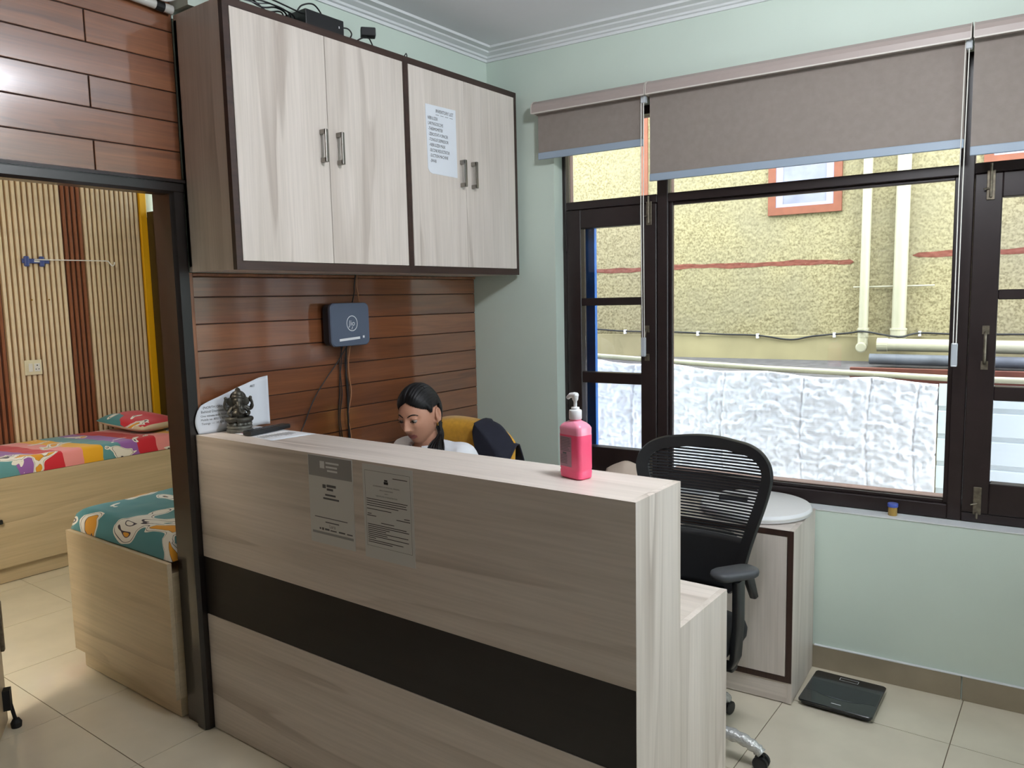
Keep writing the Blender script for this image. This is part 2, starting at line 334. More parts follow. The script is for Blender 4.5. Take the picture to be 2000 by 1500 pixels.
def setprops(o, label=None, cat=None, group=None, kind=None):
    if label: o['label'] = label
    if cat: o['category'] = cat
    if group: o['group'] = group
    if kind: o['kind'] = kind
    return o
def to_mesh(name, bm, mat, smooth=False, angle=None):
    if isinstance(bm, bpy.types.Mesh): me = bm
    else:
        me = D.meshes.new(name); bm.normal_update(); bm.to_mesh(me); bm.free()
    for mt in (mat if isinstance(mat, (list, tuple)) else [mat]): me.materials.append(M[mt] if isinstance(mt, str) else mt)
    if smooth:
        me.polygons.foreach_set('use_smooth', [True]*len(me.polygons))
        if angle: me.set_sharp_from_angle(angle=R(angle))
    return me
def top(name, bm, mat, frame=FI, label=None, cat=None, group=None, kind=None, smooth=False, angle=None):
    """a top-level thing of one mesh; origin at its base"""
    me = to_mesh(name, bm, mat, smooth, angle)
    co = np.empty(len(me.vertices)*3); me.vertices.foreach_get('co', co); co = co.reshape(-1, 3)
    c = (co.min(0)+co.max(0))/2; c[2] = co[:, 2].min()
    me.transform(Matrix.Translation(-Vector(c)))
    o = D.objects.new(name, me); COL.objects.link(o); o.matrix_world = frame @ Matrix.Translation(Vector(c))
    return setprops(o, label, cat, group, kind)
def thing(name, loc, frame=FI, label=None, cat=None, group=None, kind=None):
    o = D.objects.new(name, None); COL.objects.link(o); o.empty_display_size = .1
    o.matrix_world = frame @ Matrix.Translation(Vector(loc)); o['_loc'] = list(loc)
    return setprops(o, label, cat, group, kind)
def rootloc(o):
    while o.parent: o = o.parent
    return Vector(o['_loc']) if '_loc' in o else None
def part(name, bm, mat, parent, label=None, kind=None, smooth=False, angle=None, local=False):
    me = to_mesh(name, bm, mat, smooth, angle)
    if not local: me.transform(Matrix.Translation(-rootloc(parent)))
    o = D.objects.new(name, me); COL.objects.link(o); o.parent = parent
    return setprops(o, label, None, None, kind)
def inst(src, parent, loc=(0, 0, 0), rot=None):
    o = src.copy(); COL.objects.link(o); o.parent = parent; o.matrix_local = Matrix.Translation(Vector(loc)) @ (rot if rot else FI); return o
def tmp_graph():
    with bpy.context.temp_override(scene=TMP, view_layer=TMP.view_layers[0]): return bpy.context.evaluated_depsgraph_get()
TMP = D.scenes.new('workbench')      # scratch scene for evaluating text and remesh
def txt(bm, s, size, M4, align='LEFT', sx=1, shear=0):
    cu = D.curves.new('t', 'FONT'); cu.body = s; cu.size = size; cu.align_x = align; cu.resolution_u = 2; cu.shear = shear
    o = D.objects.new('t', cu); TMP.collection.objects.link(o); dg = tmp_graph()
    me = D.meshes.new_from_object(o.evaluated_get(dg)); me.transform(M4 @ Matrix.Diagonal((sx, 1, 1, 1))); bm.from_mesh(me)
    D.objects.remove(o); D.curves.remove(cu); D.meshes.remove(me); return bm
def add_quad(bm, M4, x0, x1, y0, y1):
    bm.faces.new([bm.verts.new(M4 @ Vector(p)) for p in ((x0, y0, 0), (x1, y0, 0), (x1, y1, 0), (x0, y1, 0))])

# ================================================================== the setting
H = 2.88
# ---- floor: vitrified tiles over a grout bed
T = .5833; GAP = .0016
fl = thing('floor', (0, -2.5, 0), kind='structure')
part('floor_bed', BX(-3.3, 3.75, -5.35, .27, -.08, -.003), 'grout', fl)
tile_me = None
for i in range(-6, 7):
    for j in range(-9, 1):
        x0, x1, y0, y1 = i*T, (i+1)*T, -.23+j*T, -.23+(j+1)*T
        if x1 > 3.9 or x0 < -3.6: continue
        if y1 > .1:
            y1 = .24
        x0, x1 = max(x0, -3.28), min(x1, 3.72); y0 = max(y0, -5.33)
        part('tile', BX(x0+GAP, x1-GAP, y0+GAP, y1-GAP, -.012, 0), 'tile', fl)
# ---- ceiling
top('ceiling', BX(-3.3, 3.75, -5.35, .45, H, H+.12), 'ceil', kind='structure')

# ---- left wall: masonry with a door, varnished planks in rows
wl = thing('wall_left', (0, -2.5, 0), kind='structure')
part('masonry', BX(-.12, -.012, -1.70, .18, 0, H), 'mint', wl)
part('masonry', BX(-.12, -.012, -2.53, -1.70, 2.06, H), 'mint', wl)
part('masonry', BX(-.12, -.012, -5.35, -2.53, 0, H), 'mint', wl)
part('beam', BX(-.012, .11, -1.66, .012, 2.662, H), 'mint', wl)
def board(y0, y1, z0, z1):
    g = .0018
    part('plank', BX(-.0125, .0, y0+g, y1-g, z0+g, z1-g, bevel=.0015, seg=1), 'plank', wl)
part('plank_backing', BX(-.0135, -.006, -1.655, -.004, .0, 1.74), 'plank_gap', wl)
part('plank_backing', BX(-.0135, -.006, -2.57, -1.655, 2.07, H-.01), 'plank_gap', wl)
part('plank_backing', BX(-.0135, -.006, -5.3, -2.57, .0, H-.01), 'plank_gap', wl)
z = 1.056-10*.1004-.05
rows = [0.0] + [1.056+.1004*k for k in range(-10, 7)] + [1.735]
for a, b in zip(rows[:-1], rows[1:]):
    board(-1.648, -.003, a, b)
rows = [2.075, 2.178] + [2.178+.1033*k for k in range(1, 7)] + [H-.005]
for k, (a, b) in enumerate(zip(rows[:-1], rows[1:])):
    cuts = [-1.658, -1.965, -3.17, -4.4, -5.3] if k % 2 == 0 else [-1.658, -2.57, -3.8, -5.3]
    for c0, c1 in zip(cuts[:-1], cuts[1:]): board(c1, c0, a, b)
rows = [0] + [.102*k for k in range(1, 20)] + [2.075]
for k, (a, b) in enumerate(zip(rows[:-1], rows[1:])):
    cuts = [-2.573, -3.4, -5.3] if k % 2 else [-2.573, -4.2, -5.3]
    for c0, c1 in zip(cuts[:-1], cuts[1:]): board(c1, c0, a, b)
t = top('trim_1', BX(-.012, .012, -1.664, -1.648, 1.15, 1.748, bevel=.004), 'trim_wood', kind='structure')
t = top('trim_2', BX(-.012, .010, -1.648, -.004, 1.735, 1.748, bevel=.004), 'trim_wood', kind='structure')

# ---- door 1: dark polished frame and an open leaf
d1 = thing('door_1', (-.06, -2.1, 0), kind='structure')
def jamb(y0, y1, s):
    """s = +1: opening lies on the -y side"""
    bm = bmesh.new(); yi = y0 if s > 0 else y1; yo = y1 if s > 0 else y0
    pts = [(.014, yo), (.014, yi+.014*s), (.008, yi+.006*s), (.004, yi), (-.045, yi), (-.052, yi+.012*s), (-.13, yi+.012*s), (-.13, yo)]
    return add_prism(bm, pts, 'z', 0.003, 2.066)
part('jamb', jamb(-1.716, -1.664, 1), 'darkframe', d1)
part('jamb', jamb(-2.57, -2.518, -1), 'darkframe', d1)
bm = bmesh.new(); pts = [(.016, 2.074), (.016, 2.036), (.008, 2.026), (-.045, 2.026), (-.052, 2.038), (-.13, 2.038), (-.13, 2.074)]
part('head', PR([(p[0], p[1]) for p in pts], 'y', -2.57, -1.664), 'darkframe', d1)
part('head_moulding', PR([(.012, 2.066), (.026, 2.066), (.024, 2.076), (.012, 2.08)], 'y', -2.575, -1.66), 'darkframe', d1)
hx, hy, ex, ey = -.075, -2.505, -.715, -2.145
L_ = math.hypot(ex-hx, ey-hy); a_ = math.atan2(ey-hy, ex-hx)
RM = Matrix.Translation((hx, hy, 0)) @ Matrix.Rotation(a_, 4, 'Z')
def rot(bm, m): bmesh.ops.transform(bm, matrix=m, verts=bm.verts); return bm
leaf = part('leaf', rot(BX(0, L_, -.017, .017, .012, 2.02, bevel=.002), RM), 'bed_z', d1)
part('tower_bolt', rot(BX(L_-.02, L_+.004, -.03, -.017, .3, .5, bevel=.003), RM), 'steel', leaf)
part('tower_bolt', rot(BX(L_-.06, L_-.03, -.034, -.017, .95, 1.15, bevel=.003), RM), 'steel', leaf)
bm = TB([(L_-.05, -.035, .12), (L_-.05, -.05, .03)], .007); add_lathe(bm, [(.018, .0), (.02, .02), (.012, .034)], (L_-.05, -.052, 0), 14); add_box(bm, L_-.07, L_-.03, -.042, -.017, .08, .16)
part('door_stopper', rot(bm, RM), 'matblack', leaf)

# ---- window wall (frame FB: local y = 0 inner face)
WX0, WX1, WZ0, WZ1 = .50, 2.81, .705, 2.515
wb = thing('wall_back', (1.6, 0, 0), FB, kind='structure')
part('masonry', BX(-.2, WX0, 0, .2, 0, H), 'mint', wb)
part('masonry', BX(WX1, 3.75, 0, .2, 0, H), 'mint', wb)
part('masonry', BX(WX0, WX1, 0, .2, 0, WZ0-.005), 'mint', wb)
part('masonry', BX(WX0, WX1, 0, .2, WZ1, H), 'mint', wb)
part('sill_lit_strip', BX(WX0+.001, WX1-.001, -.003, .0795, WZ0-.0045, WZ0), 'cornice', wb)  # paler slab over the wall paint stands in for window light on the sill
part('exterior_render', BX(-.2, 3.75, .2, .22, -1.2, WZ0-.02), 'outer', wb)
top('trim_3', BX(1.77, 3.6, -.013, 0.0, .0985, .1045, bevel=.002), 'cornice', FB, kind='structure')
bb = thing('baseboard_back', (2.5, 0, 0), FB, kind='structure')
for a, b in ((.0, 1.162), (1.164, 1.746), (1.748, 2.328), (2.330, 2.912), (2.914, 3.6)):
    part('skirting_tile', BX(a+.0015, b-.0015, -.011, 0, 0, .099, bevel=.001, seg=1), 'skirting', bb)
# right and front walls (behind the camera); front wall made dark and solid-doored to cut bounce light
wrt = thing('wall_right', (3.68, -2.5, 0), kind='structure')
RY0, RY1, RZ0, RZ1 = -1.25, -.25, 1.0, 2.25
for b in ((-5.35, RY0, 0, H), (RY1, .26, 0, H), (RY0, RY1, 0, RZ0), (RY0, RY1, RZ1, H)): part('masonry', BX(3.62, 3.74, *b), 'mint', wrt)
w3 = thing('added_fill_window', (3.68, -.9, RZ0), kind='structure')  # unseen window added to bring side light into the room
for b in ((RY0, RY0+.05, RZ0, RZ1), (RY1-.05, RY1, RZ0, RZ1), (-.925, -.875, RZ0, RZ1)): part('post', BX(3.65, 3.72, *b), 'winframe', w3)
for a, b in ((RY0+.05, -.925), (-.875, RY1-.05)):
    for c, d in ((RZ0, RZ0+.05), (RZ1-.05, RZ1)): part('rail', BX(3.65, 3.72, a, b, c, d), 'winframe', w3)
    part('pane', BX(3.683, 3.687, a, b, RZ0+.05, RZ1-.05), 'glass', w3)
wf = thing('wall_front', (1.8, -5.3, 0), kind='structure')
for b in ((-.12, .9, 0, H), (1.8, 3.74, 0, H), (.9, 1.8, 2.1, H)):
    part('masonry', BX(b[0], b[1], -5.35, -5.23, b[2], b[3]), 'bounce_cut_brown', wf)
d3 = thing('door_2', (1.35, -5.29, 0), kind='structure')
for a, b in ((.9, .96), (1.74, 1.8)): part('jamb', BX(a, b, -5.34, -5.22, 0.003, 2.1), 'darkframe', d3)
part('head', BX(.96, 1.74, -5.34, -5.22, 2.04, 2.1), 'darkframe', d3)
part('leaf', BX(.962, 1.738, -5.31, -5.27, .01, 2.038), 'bed_z', d3)
# ---- cornices
PRO = [(0, -.048), (.010, -.048), (.012, -.036), (.024, -.034), (.028, -.026), (.056, -.018), (.060, -.012), (.092, -.009), (.097, 0), (0, 0)]
top('trim_4', PR([(.11+a, H+b) for a, b in PRO], 'y', -1.66, -.0), 'cornice', kind='structure')
top('trim_5', PR([(-a, H+b) for a, b in PRO], 'x', .11, 3.66), 'cornice', FB, kind='structure')
top('trim_6', PR([(a, H+b) for a, b in PRO], 'y', -5.22, -1.66), 'cornice', kind='structure')

# ---- window 1: fixed centre light, casements at both sides, transom lights above
FY0, FY1, GY = .08, .165, .118
w1 = thing('window_1', (1.65, .12, WZ0), FB, kind='structure')
def bar(name, x0, x1, z0, z1, y0=FY0, y1=FY1, parent=None, mat='winframe', bev=.003):
    return part(name, BX(x0, x1, y0, y1, z0, z1, bevel=bev, seg=1), mat, parent or w1)
PX = [(WX0, .52), (1.008, 1.062), (2.247, 2.297), (2.79, WX1)]
for a, b in PX:
    bar('post', a, b, WZ0, WZ1, y1=.128); bar('outer_post', a, b, WZ0, WZ1, .128, FY1, mat='winlit')
for (a, b) in ((.52, 1.008), (1.062, 2.247), (2.297, 2.79)):
    bar('head', a, b, 2.475, WZ1, y1=.128); bar('transom', a, b, 2.062, 2.102, y1=.128)
    bar('outer_transom', a, b, 2.052, 2.098, .128, FY1, mat='winlit')
    bar('outer_head', a, b, 2.475, WZ1, .128, FY1, mat='winlit')
    bar('sill_rail', a, b, WZ0, .765 if a > 1 and a < 2 else .742, y1=.128)
    bar('outer_sill', a, b, WZ0, .783 if 1 < a < 2 else .745, .128, FY1+.03, mat='winlit')
    part('transom_pane', BX(a, b, GY, GY+.004, 2.102, 2.475), 'glass', w1)
part('fixed_pane', BX(1.062, 2.247, GY, GY+.004, .765, 2.062), 'glass', w1)
for a, b in ((1.062, 1.078), (2.231, 2.247)):
    bar('glazing_bead', a, b, .765, 2.062, FY0+.02, GY-.001, bev=.002)
bar('glazing_bead', 1.078, 2.231, .765, .779, FY0+.02, GY-.001, bev=.002); bar('glazing_bead', 1.078, 2.231, 2.048, 2.062, FY0+.02, GY-.001, bev=.002)
def casement(x0, x1, gx0, gx1, hinge_left):
    c = part('casement', add_box(BX(x0+.002, gx0, FY0-.004, FY1-.03, .744, 2.060, bevel=.003, seg=1), gx1, x1-.002, FY0-.004, FY1-.03, .744, 2.060, bevel=.003, seg=1), 'winframe', w1)
    bar('top_rail', gx0, gx1, 1.968, 2.060, FY0-.004, FY1-.03, c); bar('bottom_rail', gx0, gx1, .744, .868, FY0-.004, FY1-.03, c)
    bar('glazing_bar', gx0, gx1, 1.584, 1.622, FY0-.002, FY1-.035, c); bar('glazing_bar', gx0, gx1, 1.195, 1.249, FY0-.002, FY1-.035, c)
    for a, b in ((.868, 1.195), (1.249, 1.584), (1.622, 1.968)): part('pane', BX(gx0, gx1, GY, GY+.003, a, b), 'dustyglass', c)
    # pull handle, tower bolts, hinges
    hx = (gx1+x1)/2-.008 if hinge_left else (gx0+x0)/2+.012; zc = 1.40
    bm = TB(smooth_path([(hx, FY0-.006, zc-.06), (hx, FY0-.03, zc-.05), (hx, FY0-.032, zc), (hx, FY0-.03, zc+.05), (hx, FY0-.006, zc+.06)]), .006, 8)
    add_box(bm, hx-.012, hx+.012, FY0-.008, FY0-.004, zc-.085, zc-.052); add_box(bm, hx-.012, hx+.012, FY0-.008, FY0-.004, zc+.052, zc+.085)
    part('pull_handle', bm, 'steel', c, smooth=True, angle=40)
    for zc, zz in ((2.02, 1), (.80, -1)):
        hx2 = hx+.012 if hinge_left else hx-.004
        bm = BX(hx2-.014, hx2+.014, FY0-.009, FY0-.004, zc-.06, zc+.05, bevel=.002); add_tube(bm, [(hx2, FY0-.013, zc-.05), (hx2, FY0-.013, zc+.075*zz+.0)], .005, 8)
        add_tube(bm, [(hx2, FY0-.013, zc-.015), (hx2-.022, FY0-.022, zc-.02)], .003, 6)
        part('tower_bolt', bm, 'steel', c)
    for zz in (1.9, .95):
        xx = x0+.004 if hinge_left else x1-.004
        part('hinge', TB([(xx, FY0-.006, zz-.04), (xx, FY0-.006, zz+.04)], .006, 8), 'winframe', c)
    return c
casement(.52, 1.008, .603, .926, True)
casement(2.297, 2.79, 2.39, 2.70, False)
# blue outer shutter frame beyond the left casement
bm = BX(.565, .617, .20, .225, .74, 2.06); add_box(bm, .93, .98, .20, .225, .74, 2.06); add_box(bm, .617, .93, .20, .225, 2.0, 2.06); add_box(bm, .617, .93, .20, .225, .74, .80)
part('outer_shutter_frame', bm, 'bluepaint', w1)

# ---- left room (seen through the doorway)
wr = thing('wall_far', (-3.15, -2, 0), kind='structure')
part('masonry', BX(-3.3, -3.165, -5.35, .2, 0, H), 'mint', wr)
part('slat_backing', BX(-3.165, -3.150, -4.6, -.11, 0, H), 'slatback', wr)
P_ = .0347; y = -.135; k = 0; src = {}
pattern = [('slat', 12), ('slatdark', 4)]
while y > -2.6:
    for mt, n in pattern:
        if mt == 'slatdark': part('slat_backing', BX(-3.1505, -3.149, y-n*P_, y, 0, H-.002), 'slatbackdark', wr)
        for _ in range(n):
            yy = y-P_
            if mt not in src:
                src[mt] = part('slat', BX(-3.152-(-3.15), -3.134+3.15, -P_*.28, P_*.28, 0, H-.002, bevel=.003, seg=2), mt, wr, local=True)
                o = src[mt]
            else: o = inst(src[mt], wr)
            o.location = (0, (yy+P_/2)+2, 0)
            y = yy
part('slat_block', BX(-3.152, -3.134, -4.6, y-.005, 0, H-.002), 'slatdark', wr)
part('end_batten', BX(-3.165, -3.125, -.128, -.078, 0, H-.002, bevel=.003), 'yellow', wr)
# its right-hand wall with a window
ws = thing('wall_side', (-1.6, 0, 0), kind='structure')
LY = -.045
for b in ((-3.165, -3.02, 0, 2.30), (-3.165, -3.02, 2.62, H), (-1.3, -.12, 0, H), (-3.02, -1.3, 0, .95), (-3.02, -1.3, 2.62, H)):
    part('masonry', BX(b[0], b[1], LY, LY+.15, b[2], b[3]), 'mint', ws)
w2 = thing('window_2', (-2.2, LY, .95), kind='structure')
for b in ((-3.124, -2.99, 0.003, 2.30), (-1.33, -1.26, .95, 2.62), (-2.19, -2.13, .95, 2.62)): part('post', BX(b[0], b[1], LY-.035, LY+.1, b[2], b[3]), 'darkframe', w2)
for b in ((.95, 1.02), (2.28, 2.34), (2.6, 2.66)): part('rail', BX(-3.123, -1.26, LY-.033, LY+.09, b[0], b[1]), 'darkframe', w2)
part('pane', BX(-3.124, -2.99, LY+.05, LY+.054, 2.34, 2.6), 'glass', w2)
for a, b in ((-2.99, -2.19), (-2.13, -1.33)):
    for c, d in ((1.02, 2.28), (2.34, 2.6)): part('pane', BX(a, b, LY+.05, LY+.054, c, d), 'glass', w2)
top('wall_room_end', BX(-3.165, -.12, -5.3, -5.2, 0, H), 'mint', kind='structure')

# ================================================================== furniture
# ---- reception counter
CX1, CY0, CY1, CY2, CZ, DZ = 1.835, -1.682, -1.433, -1.103, 1.15, .754
ct = thing('reception_counter', (.92, -1.4, 0), label='pale wood-grain reception counter with a dark band and stepped desk end', cat='counter')
def mitre(z0, z1, dy=0): return PR([(.016, CY0+dy), (CX1-dy, CY0+dy), (CX1-.018, CY0+.018), (.016, CY0+.018)], 'z', z0, z1)
part('front_panel', mitre(.6875, CZ), 'pale_x', ct)
part('dark_band', mitre(.4615, .6865, .002), 'stripe', ct)
part('front_panel', mitre(.004, .4605), 'pale_x', ct)
part('top_slab', BX(.016, CX1-.0182, CY0+.0182, CY1, CZ-.018, CZ), 'pale_x', ct)
part('end_panel', PR([(CX1, CY0+.0003), (CX1, CY1), (CX1-.018, CY1), (CX1-.018, CY0+.0183)], 'z', .003, CZ), 'pale_z', ct)
part('end_panel', BX(CX1-.018, CX1, CY1+.0002, CY2, .003, DZ), 'pale_z', ct)
part('back_panel', BX(.016, CX1-.0185, CY1-.018, CY1, DZ, CZ-.0185), 'pale_x', ct)
part('desk_top', BX(.016, CX1-.0182, CY1-.0, CY2, DZ-.018, DZ, bevel=.0008, seg=1), 'pale_x', ct)
part('inner_panel', BX(.016, .034, CY0+.02, CY2, .003, DZ-.019), 'pale_z', ct)
part('modesty_panel', BX(.036, CX1-.02, CY1+.002, CY1+.02, .3, DZ-.019), 'pale_x', ct)

# ---- wall cabinets
CD, ZB, ZT = .306, 1.748, 2.648
def wall_cabinet(y0, y1, split, label, hz):
    c = thing('wall_cabinet', (.15, (y0+y1)/2, ZB), label=label, cat='cabinet', group='overhead cabinets on the plank wall')
    d = .018
    part('carcass', BX(.0135, .03, y0, y1, ZB+.02, ZT-.02), 'pale_z', c)
    part('side_panel', BX(.0135, CD-.004, y0, y0+d, ZB+.002, ZT-.0015), 'pale_z', c)
    part('side_panel', BX(.0135, CD-.004, y1-d, y1, ZB+.002, ZT-.0015), 'pale_z', c)
    part('bottom_panel', BX(.0135, CD-.004, y0+d, y1-d, ZB+.002, ZB+.02), 'pale_y', c)
    part('top_panel', BX(.115, CD-.004, y0+d, y1-d, ZT-.0195, ZT-.0015), 'wenge_y', c)
    bm = BX(CD-.022, CD, y0-.0005, y0+.022, ZB, ZT); add_box(bm, CD-.022, CD, y1-.009, y1+.0005, ZB, ZT) if y1 < -.1 else add_box(bm, CD-.022, CD, y1-.022, y1, ZB, ZT)
    e = y1-.009 if y1 < -.1 else y1-.022
    add_box(bm, CD-.022, CD, y0+.022, e, ZB, ZB+.029); add_box(bm, CD-.022, CD, y0+.022, e, ZT-.026, ZT)
    part('front_frame', bm, 'wenge_y', c)
    for a, b, hy in ((y0+.0235, split-.001, split-.036), (split+.001, e-.0015, split+.044)):
        dr = part('door', BX(CD-.018, CD+.003, a, b, ZB+.0305, ZT-.0275, bevel=.001, seg=1), 'pale_z', c)
        bm = BX(CD+.028, CD+.037, hy-.0065, hy+.0065, hz-.06, hz+.06, bevel=.0015)
        for s in (-1, 1): add_box(bm, CD+.003, CD+.036, hy-.0065, hy+.0065, hz+s*.0515-.009, hz+s*.0515+.009, bevel=.0015)
        part('handle', bm, 'metal', dr)
    return c
wall_cabinet(-1.660, -.809, -1.2335, 'large pale wood-grain wall cabinet nearest the doorway, black box on top', 2.213)
wall_cabinet(-.807, -.012, -.421, 'pale wood-grain wall cabinet in the corner with the paper list taped on', 2.203)

# ---- low side cabinet under the window (frame FB)
sc_ = thing('side_cabinet', (1.4, -.2, 0), FB, label='low pale wood-grain cabinet with dark edging under the window', cat='cabinet')
sx0, sx1, sy0, sz = .72, 1.765, -.393, .709
part('side_panel', BX(sx1-.018, sx1, sy0+.001, -.014, .004, sz), 'pale_z', sc_)
part('side_panel', BX(sx0, sx0+.018, sy0+.001, -.014, .004, sz), 'pale_z', sc_)
part('top_slab', BX(sx0+.018, sx1-.0185, sy0, -.014, sz-.018, sz), 'pale_x', sc_)
part('plinth', BX(sx0+.018, sx1-.0185, sy0+.004, sy0+.02, .004, .088), 'pale_x', sc_)
bm = BX(sx0+.002, sx0+.022, sy0-.001, sy0+.02, .09, sz-.001); add_box(bm, sx1-.024, sx1-.0015, sy0-.001, sy0+.02, .09, sz-.001); add_box(bm, sx0+.022, sx1-.024, sy0-.001, sy0+.02, .09, .112); add_box(bm, sx0+.022, sx1-.024, sy0-.001, sy0+.02, sz-.024, sz-.001)
part('front_frame', bm, 'wenge_z', sc_)
for a, b in ((sx0+.024, 1.238), (1.241, sx1-.026)):
    dr = part('door', BX(a, b, sy0-.0, sy0+.018, .114, sz-.026), 'pale_z', sc_)
    bm = BX((1.205 if a < 1.2 else 1.275)-.005, (1.205 if a < 1.2 else 1.275)+.005, sy0-.03, sy0-.02, .40, .50, bevel=.001)
    for zz in (.405, .485): add_box(bm, (1.205 if a < 1.2 else 1.275)-.005, (1.205 if a < 1.2 else 1.275)+.005, sy0-.022, sy0-.0, zz, zz+.01)
    part('handle', bm, 'metal', dr)

# ---- beds in the left room
b1 = thing('bed', (-2.8, -1.3, 0), label='long wood-panelled bed along the slatted wall with a rainbow sheet', cat='bed')
part('side_panel', BX(-2.468, -2.45, -2.4, -.13, .10, .638), 'bed_y', b1)
part('base', BX(-3.12, -2.47, -2.4, -.13, .10, .60), 'bed_y', b1)
part('plinth', BX(-3.10, -2.475, -2.38, -.15, .004, .099), 'bed_y', b1)
part('pull', BX(-2.45, -2.43, -1.56, -1.475, .37, .395, bevel=.003), 'matblack', b1)
def cushion(x0, x1, y0, y1, z0, z1, r=.05, nx=36, ny=60, amp=.004, seed=1):
    """mattress: rounded slab with soft wrinkles, closed below"""
    u = np.linspace(0, 1, nx)[:, None]; v = np.linspace(0, 1, ny)[None]
    X = x0+(x1-x0)*u+0*v; Y = y0+(y1-y0)*v+0*u
    ex = np.minimum(X-x0, x1-X); ey = np.minimum(Y-y0, y1-Y); e = np.clip(np.minimum(ex, ey)/r, 0, 1)
    h = np.sqrt(1-(1-e)**2)
    Z = z0+.003+(z1-z0)*h + amp*(vnoise(nx, ny, 5, 12, seed)-.5)*2*h + amp*.6*(vnoise(nx, ny, 12, 24, seed+1)-.5)*2*h
    P = np.stack([X, Y, Z], -1); bm = add_grid(bmesh.new(), P)
    bm.edges.ensure_lookup_table(); ret = bmesh.ops.extrude_edge_only(bm, edges=[e for e in bm.edges if e.is_boundary])
    for g in ret['geom']:
        if isinstance(g, bmesh.types.BMVert): g.co.z = z0
    bmesh.ops.holes_fill(bm, edges=[e for e in bm.edges if e.is_boundary]); bmesh.ops.recalc_face_normals(bm, faces=bm.faces)
    return bm
top('mattress', cushion(-3.125, -2.455, -2.39, -.135, .6395, .735, .035, 40, 110), 'sheet_rainbow', label='thin mattress in a rainbow-banded cartoon sheet on the long bed', cat='mattress', smooth=True)
# pillow
def pillow(cx, cy, z0, lx, ly, h, rz, tilt):
    n = 26; u = np.linspace(-1, 1, n); U, V = np.meshgrid(u, u, indexing='ij')
    w = (np.clip(1-np.abs(U)**3.2, 0, 1)*np.clip(1-np.abs(V)**3.2, 0, 1))**.55
    shr = 1-.06*(U**2)*(V**2)
    bm = bmesh.new()
    wob = (vnoise(n, n, 5, 5, 31)-.5)*.012
    T_ = np.stack([U*lx*shr, V*ly*shr, h*w+wob*w], -1); Bt = np.stack([U*lx*shr, V*ly*shr, -h*w*.75], -1)
    add_grid(bm, T_)
    add_grid(bm, Bt[::-1])
    bmesh.ops.remove_doubles(bm, verts=bm.verts, dist=.0015)
    m4 = Matrix.Translation((cx, cy, z0)) @ Matrix.Rotation(rz, 4, 'Z') @ Matrix.Rotation(tilt, 4, 'Y')
    bmesh.ops.transform(bm, matrix=m4, verts=bm.verts)
    for f in bm.faces: f.material_index = 1 if f.normal.z < -.0 or f.calc_center_median().z < z0-.004 else 0
    bmesh.ops.recalc_face_normals(bm, faces=bm.faces)
    return bm
pb = pillow(-2.84, -.40, .80, .24, .19, .058, R(14), R(6)); pb.normal_update()
top('pillow', pb, ['sheet_teal', 'pillowcase'], label='plump pillow with a cream underside at the head of the long bed', cat='pillow', smooth=True)
b2 = thing('bed', (-.55, -1.2, 0), label='wood-panelled bed end just inside the doorway with a teal sheet', cat='bed')
part('side_panel', BX(-.979, -.14, -1.744, -1.726, .09, .642), 'bed_x', b2)
part('base', BX(-.979, -.14, -1.725, -.5, .09, .60), 'bed_y', b2)
part('plinth', BX(-.955, -.16, -1.716, -.55, .004, .089), 'bed_x', b2)
top('mattress', cushion(-.972, -.145, -1.724, -.505, .6435, .735, .06, 48, 60, .006, 5), 'sheet_teal', label='thin mattress in a teal cartoon-print sheet on the near bed end', cat='mattress', smooth=True)

# ---- socket, IV hook in the left room
s = thing('wall_socket', (-3.13, -1.0, 1.23), label='ivory switch and socket plate on the slatted wall', cat='socket')
part('plate', BX(-3.1345, -3.124, -1.012, -.905, 1.18, 1.282, bevel=.004), 'switch', s)
part('switch', BX(-3.125, -3.120, -.99, -.965, 1.203, 1.258, bevel=.002), 'white', s)
bm = BX(-3.125, -3.121, -.955, -.918, 1.203, 1.258, bevel=.002)
part('socket', bm, 'white', s)
bm = bmesh.new()
for dy, dz, r_ in ((0, .014, .0045), (-.009, -.012, .0035), (.009, -.012, .0035)): add_lathe(bm, [(r_, -3.1215), (r_, -3.1205)], (0, -.9365+dy, 1.231+dz), 10, 'x')
part('socket_hole', bm, 'ink', s)
h = thing('drip_hook', (-3.13, -.88, 1.95), label='blue wall bracket with a thin white swing-arm drip hook', cat='hook')
bm = BX(-3.134, -3.118, -.972, -.802, 1.937, 1.968, bevel=.004)
for yy in (-.945, -.85): add_box(bm, -3.136, -3.112, yy-.016, yy+.016, 1.915, 1.985, bevel=.008)
part('bracket', bm, 'bluehook', h)
part('bracket_label', BX(-3.118, -3.1165, -.9, -.865, 1.945, 1.957), 'white', h)
part('arm', TB(smooth_path([(-3.11, -.90, 1.962), (-3.10, -.75, 1.962), (-3.07, -.46, 1.962), (-3.066, -.425, 1.958), (-3.065, -.412, 1.94), (-3.064, -.40, 1.928), (-3.063, -.386, 1.935), (-3.063, -.382, 1.955)], 5), .0038, 8), 'white', h, smooth=True)
for yy in (-.93, -.82):
    top('screw', LT([(.001, -3.1335), (.006, -3.131), (.0045, -3.127)], (0, yy, 1.69), 10, 'x'), 'gold', label='%s small brass screw below the drip hook bracket' % ('left' if yy < -.9 else 'right'), cat='screw', group='screws in the slats')
